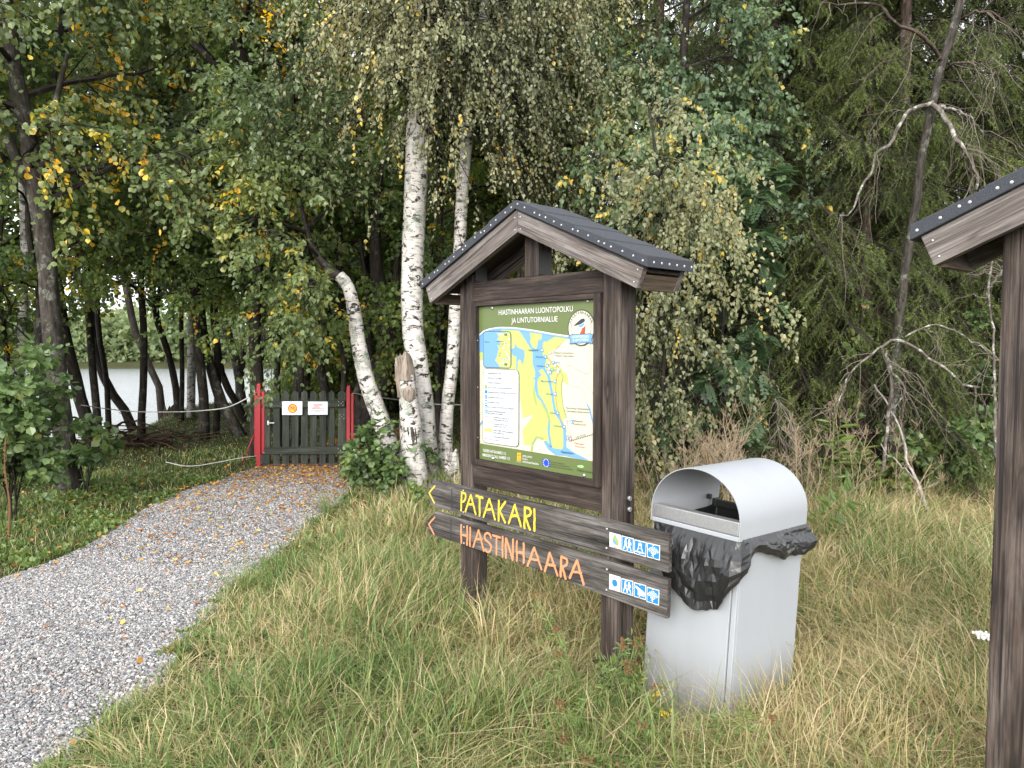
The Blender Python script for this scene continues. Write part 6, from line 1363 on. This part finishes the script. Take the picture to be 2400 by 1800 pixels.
def scatter(n, y0, y1, pw, r, hw=.86):
    u = r.uniform(0, 1, n); e = 1-pw+1; y = (y0**e+u*(y1**e-y0**e))**(1/e) if abs(e) > 1e-6 else y0*(y1/y0)**u
    return r.uniform(-hw, hw, n)*y*1.0+r.normal(size=n)*.05, y
r = np.random.default_rng(77)
def inmeadow(x, y): return ~inpath(x, y) & (x > np.interp(y, PR[:, 1], PR[:, 0])-.04)
# tussocks: tufts of blades fanning out of one foot, each with its own height, lean and colour
tx, ty = scatter(16500, 1.4, 10.5, 1.7, r, 1.15); k = inmeadow(tx, ty); tx, ty = tx[k], ty[k]; nT = len(tx); pd = pathdist(tx, ty); edge = sst(.1, 1.1, pd)
dry = np.clip(.38+.34*vnoise(tx, ty, 1.6, 3)+.26*vnoise(tx, ty, 4.3, 4)+.42*sst(-.9, 1.2, tx+.3*ty-.6)*edge, .02, .97)
th = (.075+.18*edge)*(1.+.40*vnoise(tx, ty, 2.2, 5))*r.uniform(.6, 1.35, nT)*np.where(ty > 6.5, .85, 1.)*(1-.4*sst(3.0, 2.0, ty))
th *= np.where(inbox(tx, ty, (BX*KB, BY*KB), BYAW, -.2, BW*KB+.12, -.42, .05), .55, 1.)*np.where(inbox(tx, ty, O1, YAW1, -.5, 1.3, -.45, .3), .75, 1.)
flow = 2.6*vnoise(tx, ty, .8, 6)+r.normal(size=nT)*.5-1.0; fl_ = np.clip(.45+.4*vnoise(tx, ty, 1.3, 7)+r.normal(size=nT)*.2, 0, 1.1); tg = r.uniform(.05, .42, nT)
nb = r.integers(9, 26, nT); i = np.repeat(np.arange(nT), nb); n = len(i); rad = np.abs(r.normal(0, .034, n)); pa = r.uniform(0, 2*PI, n)
x, y = tx[i]+rad*np.cos(pa), ty[i]+rad*np.sin(pa); k = keep(x, y); i, x, y, pa, rad = i[k], x[k], y[k], pa[k], rad[k]; n = len(x)
vx = np.cos(pa)*.75+np.cos(flow[i])*fl_[i]*1.2+r.normal(size=n)*.35; vy = np.sin(pa)*.75+np.sin(flow[i])*fl_[i]*1.2+r.normal(size=n)*.35
lean = np.clip(np.hypot(vx, vy)*r.uniform(.4, 1.25, n), .05, 1.9); isd = r.uniform(0, 1, n) < dry[i]
tint = np.clip(np.where(isd, r.uniform(.55, .95, n), tg[i]+r.normal(size=n)*.08), .01, .97)
h = th[i]*r.uniform(.6, 1.55, n); w_ = np.where(isd, r.uniform(.003, .0062, n), r.uniform(.005, .011, n))*np.clip(y/4., .85, 1.7)
P1_ = blades(x, y, h, w_, lean, np.arctan2(vy, vx), tint, r, 1.15)
# matted straw and short green underneath
x, y = scatter(104000, 1.4, 10.5, 1.7, r, 1.15); k = keep(x, y) & inmeadow(x, y); x, y = x[k], y[k]; n = len(x)
st_ = r.uniform(0, 1, n) < .45; h = np.where(st_, r.uniform(.12, .34, n), r.uniform(.04, .11, n)); lean = np.where(st_, r.uniform(.9, 1.7, n), r.uniform(.2, .9, n))
P3_ = blades(x, y, h*(.45+.55*sst(.05, .8, pathdist(x, y))), np.where(st_, .0036, .0062)*np.clip(y/4., .85, 1.7), lean, r.uniform(0, 6.28, n), np.where(st_, r.uniform(.55, .95, n), r.uniform(.05, .42, n)), r, 1.2)
# thin seed stalks standing above the sward
x, y = scatter(4200, 1.9, 9.5, 1.6, r); k = keep(x, y) & (x > np.interp(y, PR[:, 1], PR[:, 0])+.15); x, y = x[k], y[k]; n = len(x)
hs_ = r.uniform(.24, .50, n)*np.where(pathdist(x, y) < .6, .7, 1.)*np.where(inbox(x, y, (BX, BY), BYAW, -.2, BW+.15, -.5, 0), .55, 1)*np.where(y < 2.8, .7, 1.)
P2_ = blades(x, y, hs_, np.full(n, .0022)*np.clip(y/4, .8, 1.6), np.abs(r.normal(.4, .3, n)), r.uniform(0, 6.28, n), np.clip(r.normal(.74, .1, n), .5, .97), r)
n = 150; a_ = r.uniform(-.1, BW*KB+.15, n); b_ = r.uniform(-.22, -.02, n); sd2 = r.uniform(0, 1, n) < .4; a_ = np.where(sd2, BW*KB+r.uniform(.02, .2, n), a_); b_ = np.where(sd2, r.uniform(-.1, BD*KB, n), b_)
cx, sx = math.cos(BYAW), math.sin(BYAW); x, y = BX*KB+a_*cx-b_*sx, BY*KB+a_*sx+b_*cx; k = keep(x, y); x, y = x[k], y[k]; n = len(x)
P4_ = blades(x, y, r.uniform(.18, .46, n), r.uniform(.003, .006, n), np.abs(r.normal(.6, .4, n)), r.uniform(0, 6.28, n), np.where(r.uniform(0, 1, n) < .6, r.uniform(.55, 1., n), r.uniform(.1, .45, n)), r, 1.2)
# big arching tussocks of fresh green grass
tx, ty = scatter(260, 2.0, 8., 1.2, r); k = inmeadow(tx, ty) & (pathdist(tx, ty) > .12) & ~inbox(tx, ty, (BX*KB, BY*KB), BYAW, -.3, BW*KB+.2, -.6, .5); tx, ty = tx[k], ty[k]
i = np.repeat(np.arange(len(tx)), 70); n = len(i); pa = r.uniform(0, 6.28, n); rad = np.abs(r.normal(0, .05, n)); x, y = tx[i]+rad*np.cos(pa), ty[i]+rad*np.sin(pa); k = keep(x, y); i, x, y, pa = i[k], x[k], y[k], pa[k]; n = len(x)
hT = r.uniform(.2, .42, len(tx))*np.where(ty < 3, .75, 1.); gT = r.uniform(.03, .38, len(tx)); straw = r.uniform(0, 1, len(tx)) < np.where(tx > .1, .5, .15)
P5_ = blades(x, y, hT[i]*r.uniform(.5, 1.2, n), r.uniform(.004, .0075, n), np.clip(np.abs(r.normal(.75, .4, n)), .1, 1.7), pa+r.normal(size=n)*.4, np.clip(np.where(straw[i], r.uniform(.55, .95, n), gT[i]+r.normal(size=n)*.07), .01, .97), r, 1.25)
V, F, A = join([P1_, P3_, P2_, P4_, P5_]); tag(mk('meadow_grass', V, F, M['grass'], attrs=A), 'tall tangled green and straw-coloured meadow grass around the board and bin', 'grass', kind='stuff')
# short lawn and moss on the left and under the trees
x, y = scatter(225000, 3., 19, 1.5, r, 1.2); k = keep(x, y) & ~inpath(x, y) & (x < np.interp(y, PR[:, 1], PR[:, 0])+.1+(y > 9.6)*99) & (x > bank(y)-.3); x, y = x[k], y[k]; n = len(x); pd = pathdist(x, y)
h = r.uniform(.035, .10, n)*(1+.6*vnoise(x, y, 1.7, 8))*np.where(y > 11, .75, 1.)*(1+.9*sst(.5, 1.8, pd)*(y < 9.)); tint = np.clip(np.where(r.uniform(0, 1, n) < .16+.1*vnoise(x, y, 1.1, 9), r.uniform(.55, .9, n), r.uniform(0., .42, n)), 0, 1)
V, F, A = blades(x, y, h, r.uniform(.003, .006, n)*np.clip(y/6, .9, 2.2), np.abs(r.normal(.6, .35, n)), r.uniform(0, 6.28, n), tint, r); tag(mk('lawn_grass', V, F, M['grass'], attrs=A), 'short green grass and moss left of the path and under the trees', 'grass', kind='stuff')
# broad-leaved ground cover along the path edges
def rosettes(n, side, seed, d0, d1, size, y0, y1):
    r = np.random.default_rng(seed); P = PR if side > 0 else PL; k = r.integers(0, 88, n*4); u = r.uniform(0, 1, n*4)[:, None]; p = P[k]*(1-u)+P[k+1]*u; x = p[:, 0]+side*r.uniform(d0, d1, n*4)**1.0; y = p[:, 1]+r.normal(size=n*4)*.05
    m = (y > y0) & (y < y1) & (np.abs(x/y) < .8) & keep(x, y) & (vnoise(x, y, 3.5, seed) > -.25); x, y = x[m][:n], y[m][:n]; n = len(x)
    a = r.uniform(0, 6.28, (n, 7)); el_ = r.uniform(.15, .9, (n, 7)); base = np.stack([x, y, Z(x, y)+.004], -1); D = np.stack([np.cos(a)*np.cos(el_), np.sin(a)*np.cos(el_), np.sin(el_)], -1); L_ = size*r.uniform(.4, 1.2, (n, 7))
    C = np.stack([base[:, None]+0*D, base[:, None]+D*L_[..., None]*.5, base[:, None]+D*L_[..., None]], 2).reshape(-1, 3, 3)
    Lf = leaves(C, 1, size*.75, 'round', -.2, 1.6, .75, .3, r, lambda i, n_, pos: np.clip(r.normal(.42, .25, n_), 0, 1)); W = tubes(C, .0012, .001, 3); return Lf
V, F, A = join([rosettes(420, 1, 5, -.06, .5, .036, 1.9, 5.), rosettes(1000, -1, 6, -.02, 1.6, .045, 4.4, 9.)]); tag(mk('ground_cover', V, F, M['herb'], attrs=A), 'small round-leaved weeds creeping along the path edges', 'ground cover', kind='stuff')
# fallen leaves
def litter(n, seed, f):
    r = np.random.default_rng(seed); x, y = f(r, n); z = Z(x, y)+np.where(inpath(x, y), .020, .035)+r.uniform(0, .012, n); a = r.uniform(0, 6.28, n); nm = nrm(r.normal(size=(n, 3))*.28+np.array([0, 0, 1.])); ax = np.stack([np.cos(a), np.sin(a), np.zeros(n)], -1); ax = nrm(ax-nm*np.sum(ax*nm, 1, keepdims=True)); bx_ = np.cross(nm, ax)
    sz = r.uniform(.018, .044, n); S = LEAF['round']*np.array([.85, 1]); V = np.stack([x, y, z], -1)[:, None]+sz[:, None, None]*(ax[:, None]*S[None, :, 1:2]+bx_[:, None]*S[None, :, 0:1]+nm[:, None]*np.abs(S[None, :, 0:1])*.35)
    b = (np.arange(n)*6)[:, None]; F = np.vstack([b+np.array([[0, 1, 2, 3]]), b+np.array([[0, 3, 4, 5]])]); return V.reshape(-1, 3), [F], {'tint': np.repeat(r.uniform(0, 1, n), 6)}
def onp(r, n):
    k = r.integers(0, 88, n*14); y = PL[k, 1]; v = r.uniform(0, 1, n*14); w_ = np.clip((y-3.4)/5.5, .02, 1)**2.6; m = (r.uniform(0, 1, n*14) < w_) & (y > 2.4); k, v = k[m], v[m]; q_ = r.permutation(len(k))[:n]; k, v = k[q_], v[q_]; p = PL[k]*(1-v[:, None])+PR[k]*v[:, None]; return p[:, 0]+r.normal(size=len(v))*.05, p[:, 1]+r.normal(size=len(v))*.08
def fixn(f):
    def g2(r, n): return f(r, n)
    return g2
def litter2(n, seed, f):
    r = np.random.default_rng(seed); x, y = f(r, n); return litter(len(x), seed+1, lambda r_, n_: (x, y))
def onlawn(r, n): x, y = scatter(n, 5.5, 17, 1.3, r, .8); m = (x < .5) & (x > bank(y)) & ~inpath(x, y); return x[m], y[m]
V, F, A = join([litter2(5200, 4, onp), litter2(4200, 6, onlawn)]); tag(mk('fallen_leaves', V, F, M['litter'], attrs=A), 'scattered yellow and orange fallen leaves on the path and lawn', 'leaves', kind='stuff')
